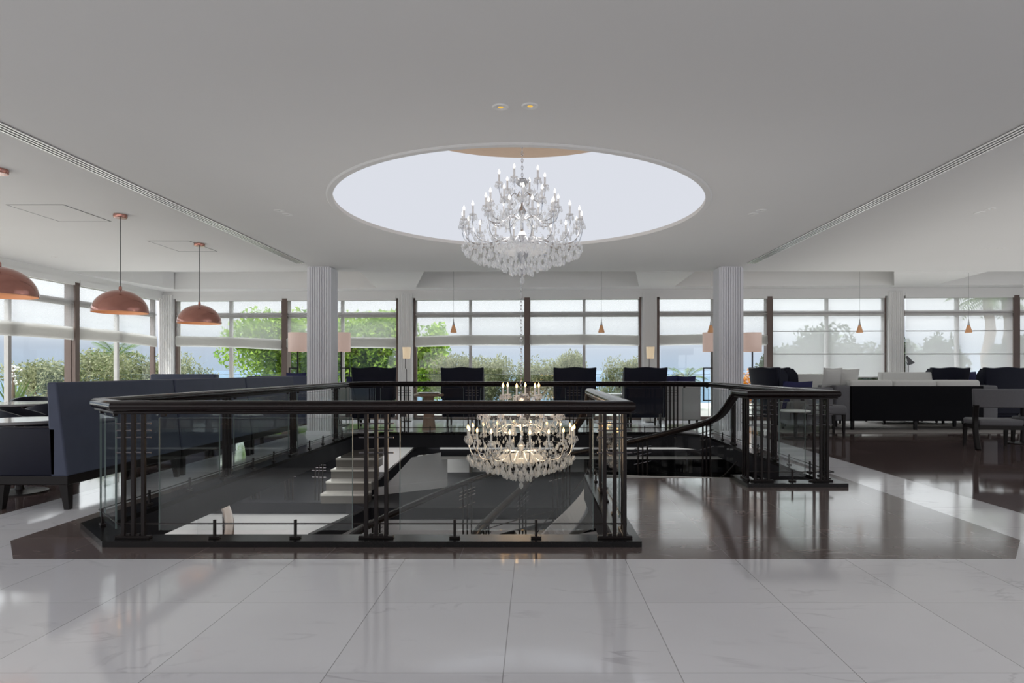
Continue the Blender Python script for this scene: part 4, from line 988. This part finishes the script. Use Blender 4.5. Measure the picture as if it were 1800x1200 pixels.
def slim_lamp():
    t = thing('slim_lamp', '', 'lamp', (0, 0, 0), 0, 'slim lamps before the pilasters')
    ob('base', MB().lathe([(0, 0), (.12, 0), (.12, .02), (0, .03)], 20), M['metal'], t)
    ob('stem', MB().tube([(0, 0, .02), (0, 0, 1.25), (-.03, 0, 1.30), (-.03, 0, 1.58)], .008, 8), M['metal'], t)
    ob('lamp_shade', MB().lathe([(.085, 1.52), (.10, 1.80), (.097, 1.80), (.082, 1.52), (.085, 1.52)], 24, cap=False), M['shadeb'], t, smooth=True)
    ob('bulb', MB().lathe([(0, 1.57), (.022, 1.6), (.02, 1.67), (0, 1.69)], 10), M['bulby'], t)
    return t
s0 = slim_lamp(); s0.location = (-3.10, 15.0, 0); s0['label'] = 'slim glowing lamp before the pilaster right of the left column'
dup(s0, 'slim lamp before the pilaster above the right wingback chair', (2.76, 14.8, 0))
tl = thing('reading_lamp', 'small angled desk lamp behind the white sofa at right', 'lamp', (8.95, 14.85, 0))
ob('stem', MB().tube([(0, 0, 0), (0, 0, 1.35), (-.06, 0, 1.45)], .007, 8), M['metal'], tl); ob('base', MB().lathe([(0, 0), (.1, 0), (.1, .02), (0, .025)], 18), M['metal'], tl)
ob('lamp_head', MB().lathe([(.085, 0), (.06, .04), (.02, .20), (.0, .21)], 16).xf(Matrix.Translation((.06, 0, 1.40)) @ Matrix.Rotation(-.5, 4, 'Y')), M['greyfab'], tl, smooth=True)
ob('power_switch', MB().box(-.012, -.012, .9, .012, .012, .95), M['metal'], tl)

# ------------------------------------------------------------------ outdoors
cf('ground', MB().box(-40, 15.95, -.12, 60, 24, -.02).box(-40, -10, -.12, -9.75, 15.95, -.02), M['terrace'])
cf('lawn', MB().add([(-60, 24, -.05), (80, 24, -.05), (80, 60, -3), (-60, 60, -3)], [(0, 1, 2, 3)]).add([(-80, -10, -.05), (-40, -10, -.05), (-40, 24, -.05), (-80, 24, -.05)], [(0, 1, 2, 3)]), M['lawn'])
sea = cf('sea', MB().add([(-9000, 55, -9), (9000, 55, -9), (9000, 12000, -9), (-9000, 12000, -9)], [(0, 1, 2, 3)]).add([(-9000, -3000, -9.0), (-90, -3000, -9.0), (-90, 55, -9.0), (-9000, 55, -9.0)], [(0, 1, 2, 3)]), M['sea'])
tb = thing('terrace_balustrade', 'clear glass terrace balustrade outside the sea windows', 'balustrade', (0, 18.2, 0))
for k in range(14):
    ob('glass_panel', MB().box(-14+k*2, -.006, .05, -14+k*2+1.96, .006, 1.12), M['winpane'], tb)
    ob('edge', MB().box(-14+k*2, -.007, 1.118, -14+k*2+1.96, .007, 1.126), M['edge'], tb)

def leaves(n, rad, cen, lw, ll, seed, lumps=7, droop=0):
    r = random.Random(seed); o = MB()
    L_ = [(Vector((r.uniform(-1, 1)*rad[0]*.6, r.uniform(-1, 1)*rad[1]*.6, r.uniform(-.6, .75)*rad[2])), r.uniform(.35, .6)) for _ in range(lumps)]
    for i in range(n):
        c, k = L_[i % lumps]
        d = Vector((r.gauss(0, 1), r.gauss(0, 1), r.gauss(0, 1))).normalized()*(r.random()**.4)
        p = c+Vector((d.x*rad[0]*k, d.y*rad[1]*k, d.z*rad[2]*k))+Vector(cen)
        a = Vector((r.gauss(0, 1), r.gauss(0, 1), r.gauss(.4, .8)-droop)).normalized(); b = a.orthogonal().normalized()
        b = (Matrix.Rotation(r.uniform(0, 6.28), 3, a) @ b)*lw; a = a*ll*r.uniform(.6, 1.2)
        o.add([p-b*.5, p+a*.5-b*.1+b.cross(a)*.4, p+a, p+a*.5+b], [(0, 1, 2, 3)])
    return o
bush_meshes = []
for sd in range(3):
    bush_meshes.append((leaves(6500, (1.35, .8, .74), (0, 0, .70), .034, .12, sd, 13).mesh('foliage', M['olive']),
                        MB().tube([(0, 0, 0), (.05, 0, .4), (.0, .05, .9)], [.05, .035, .015], 6).tube([(0, 0, .2), (.3, 0, .6), (.5, .1, 1.0)], [.03, .02, .01], 6).tube([(0, 0, .2), (-.3, .05, .6), (-.5, 0, 1.0)], [.03, .02, .01], 6).mesh('stem', M['trunk'])))
def bush(x, y, sx, sz, k, label):
    t = thing('olive_bush', label, 'bush', (x, y, -.05), k*1.3, 'olive bushes beyond the terrace')
    f, s_ = bush_meshes[k % 3]; a = link('foliage', f, t); b = link('stem', s_, t)
    t.scale = (sx, sx, sz)
BU = [(-13.4, 17.0, 1.0, 1.05, 'olive bush outside the left windows behind the yucca'), (-12.4, 18.6, 1.1, 1.25, 'olive bush outside the left wall window under the palm'), (-11.3, 19.6, 1.0, 1.30, 'olive bush outside next to the corner pilaster'),
      (-2.6, 19.6, .85, 1.2, 'olive bush seen right of the left pilaster lamp'), (-1.4, 19.9, 1.0, 1.16, 'olive bush seen just left of the hanging chain'), (.1, 20.0, 1.05, 1.22, 'olive bush seen just right of the hanging chain'), (1.3, 19.5, .75, 1.25, 'olive bush seen between the two central wingback chairs'),
      (2.9, 20.4, .7, 1.15, 'small olive bush seen left of the right wingback chair'), (4.6, 19.8, .7, .85, 'low olive bush beneath the small palm')]
for i, (x, y, sx, sz, l) in enumerate(BU): bush(x, y, sx, sz, i, l)
def tree(x, y, label, m, h, rad, sd, n=4200, lw=.05, ll=.14):
    t = thing('leafy_tree', label, 'tree', (x, y, -.1), 0, 'trees outside the windows')
    ob('crown', leaves(n, rad, (0, 0, h), lw, ll, sd, 16), M[m], t)
    ob('trunk', MB().tube([(0, 0, 0), (.08, 0, h*.4), (0, .05, h*.8)], [.14, .10, .06], 8), M['trunk'], t)
tree(-8.6, 21.6, 'bright green tree seen left of the left column', 'green', 1.55, (1.9, 1.4, 1.5), 21, 11000, .10, .17)
tree(-5.9, 21.4, 'bright green tree seen right of the left column, behind the turned wingback', 'green', 1.6, (1.9, 1.3, 1.55), 22, 11000, .10, .17)
tree(-3.9, 21.9, 'bright green tree reaching the left pilaster lamp', 'green', 1.5, (.9, .9, 1.6), 23, 5000, .10, .17)
for i, (x, y, h, rx, rz, l) in enumerate(((8.2, 20.5, .85, .8, .85, 'dark low tree behind the screen blind right of the right column'), (9.75, 20.6, 1.2, 1.15, 1.05, 'dark tree behind the screen blind under the palm crown'), (11.45, 20.3, .95, .75, .95, 'dark tree behind the screen blind, just left of the right pilaster'), (13.0, 20.0, .95, .95, 1.05, 'dark tree behind the right edge blind, right of the right pilaster'), (15.6, 20.0, 1.0, .9, 1.0, 'dark tree behind the blind at the right picture edge'))):
    tree(x, y, l, 'dgreen', h*1.12, (rx*1.25, .8, rz*1.2), 30+i, 5600, .11, .19)
tree(6.6, 19.6, 'orange leaved shrub seen right of the right column', 'orange', .75, (.45, .4, .6), 41, 900, .05, .10)
def frond(ln, rise, droop, wl=.32, n=16):
    o = MB(); pts = []
    for i in range(n+1):
        q = i/n; pts.append(Vector((ln*q*(1-.12*q), 0, rise*q-droop*q*q)))
    o.tube(pts, [.016*(1-.8*i/n) for i in range(n+1)], 5)
    for i in range(2, n+1):
        p = pts[i]; d = (pts[i]-pts[i-1]).normalized(); l_ = wl*math.sin(PI*min(.97, .12+.85*i/n))+.06
        for s_ in (-1, 1):
            tip = p+d*l_*.55+Vector((0, s_*l_*.8, -l_*.35)); wv = d*.022
            o.add([p-wv, p+wv, tip+wv*.2, tip-wv*.2], [(0, 1, 2, 3)])
    return o
FR = [frond(1.25, .75, .75, .30).mesh('frond', M['palm']), frond(1.2, .35, .85, .30).mesh('frond', M['palm']), frond(1.05, 1.05, .45, .26).mesh('frond', M['palm'])]
def palm(x, y, h, s, label, n=20, z0=-.1):
    t = thing('palm_tree', label, 'palm', (x, y, z0), 0, 'palms outside the windows')
    if h > .3:
        ob('trunk', MB().tube([(.06*math.sin(i), .05*math.cos(i*1.4), h*i/10) for i in range(11)], [.17-.004*i+(.015 if i % 2 else 0) for i in range(11)], 10), M['trunk'], t, smooth=True)
    for k in range(n):
        o = link('frond', FR[k % 3], t, (0, 0, h), k*2.399); o.scale = (s,)*3
palm(-13.1, 19.4, 1.75, .80, 'palm tree with brown trunk head outside the left wall window', 18)
palm(4.95, 20.2, 1.05, .62, 'small bright palm left of the right column')
palm(10.2, 21.8, 2.15, .75, 'tall palm behind the screen blind left of the right pilaster'); palm(13.0, 21.0, 1.85, .7, 'palm behind the right screen blind, just right of the pilaster')
palm(15.0, 20.5, 3.7, 1.1, 'tallest palm with bare trunk near the right edge'); palm(16.0, 21.0, 3.8, 1.1, 'palm with trunk cut by the right picture edge')
def yucca(x, y, label):
    t = thing('yucca_plant', label, 'plant', (x, y, -.05)); r = random.Random(int(x*10))
    lm = MB().add([(0, -.035, 0), (0, .035, 0), (.35, .04, .42), (.35, -.04, .42), (.75, 0, .75)], [(0, 1, 2, 3), (3, 2, 4)]).mesh('leaf', M['palm'])
    for k in range(34):
        o = link('leaf', lm, t, (0, 0, .25)); o.rotation_euler = (r.uniform(-.3, .3), r.uniform(-.6, .5), k*2.4); o.scale = (.9,)*3
    ob('stem', MB().tube([(0, 0, 0), (0, 0, .4), (0, 0, 1.35)], [.06, .04, .015], 8), M['trunk'], t)
    fl = MB(); 
    for k in range(40):
        p = Vector((r.gauss(0, .07), r.gauss(0, .07), r.uniform(.95, 1.4))); fl.lathe([(0, .03), (.025, 0), (0, -.03)], 5, p, False)
    ob('blossom', fl, M['paper'], t)
yucca(-11.1, 13.2, 'spiky yucca with white blossom outside the left window')
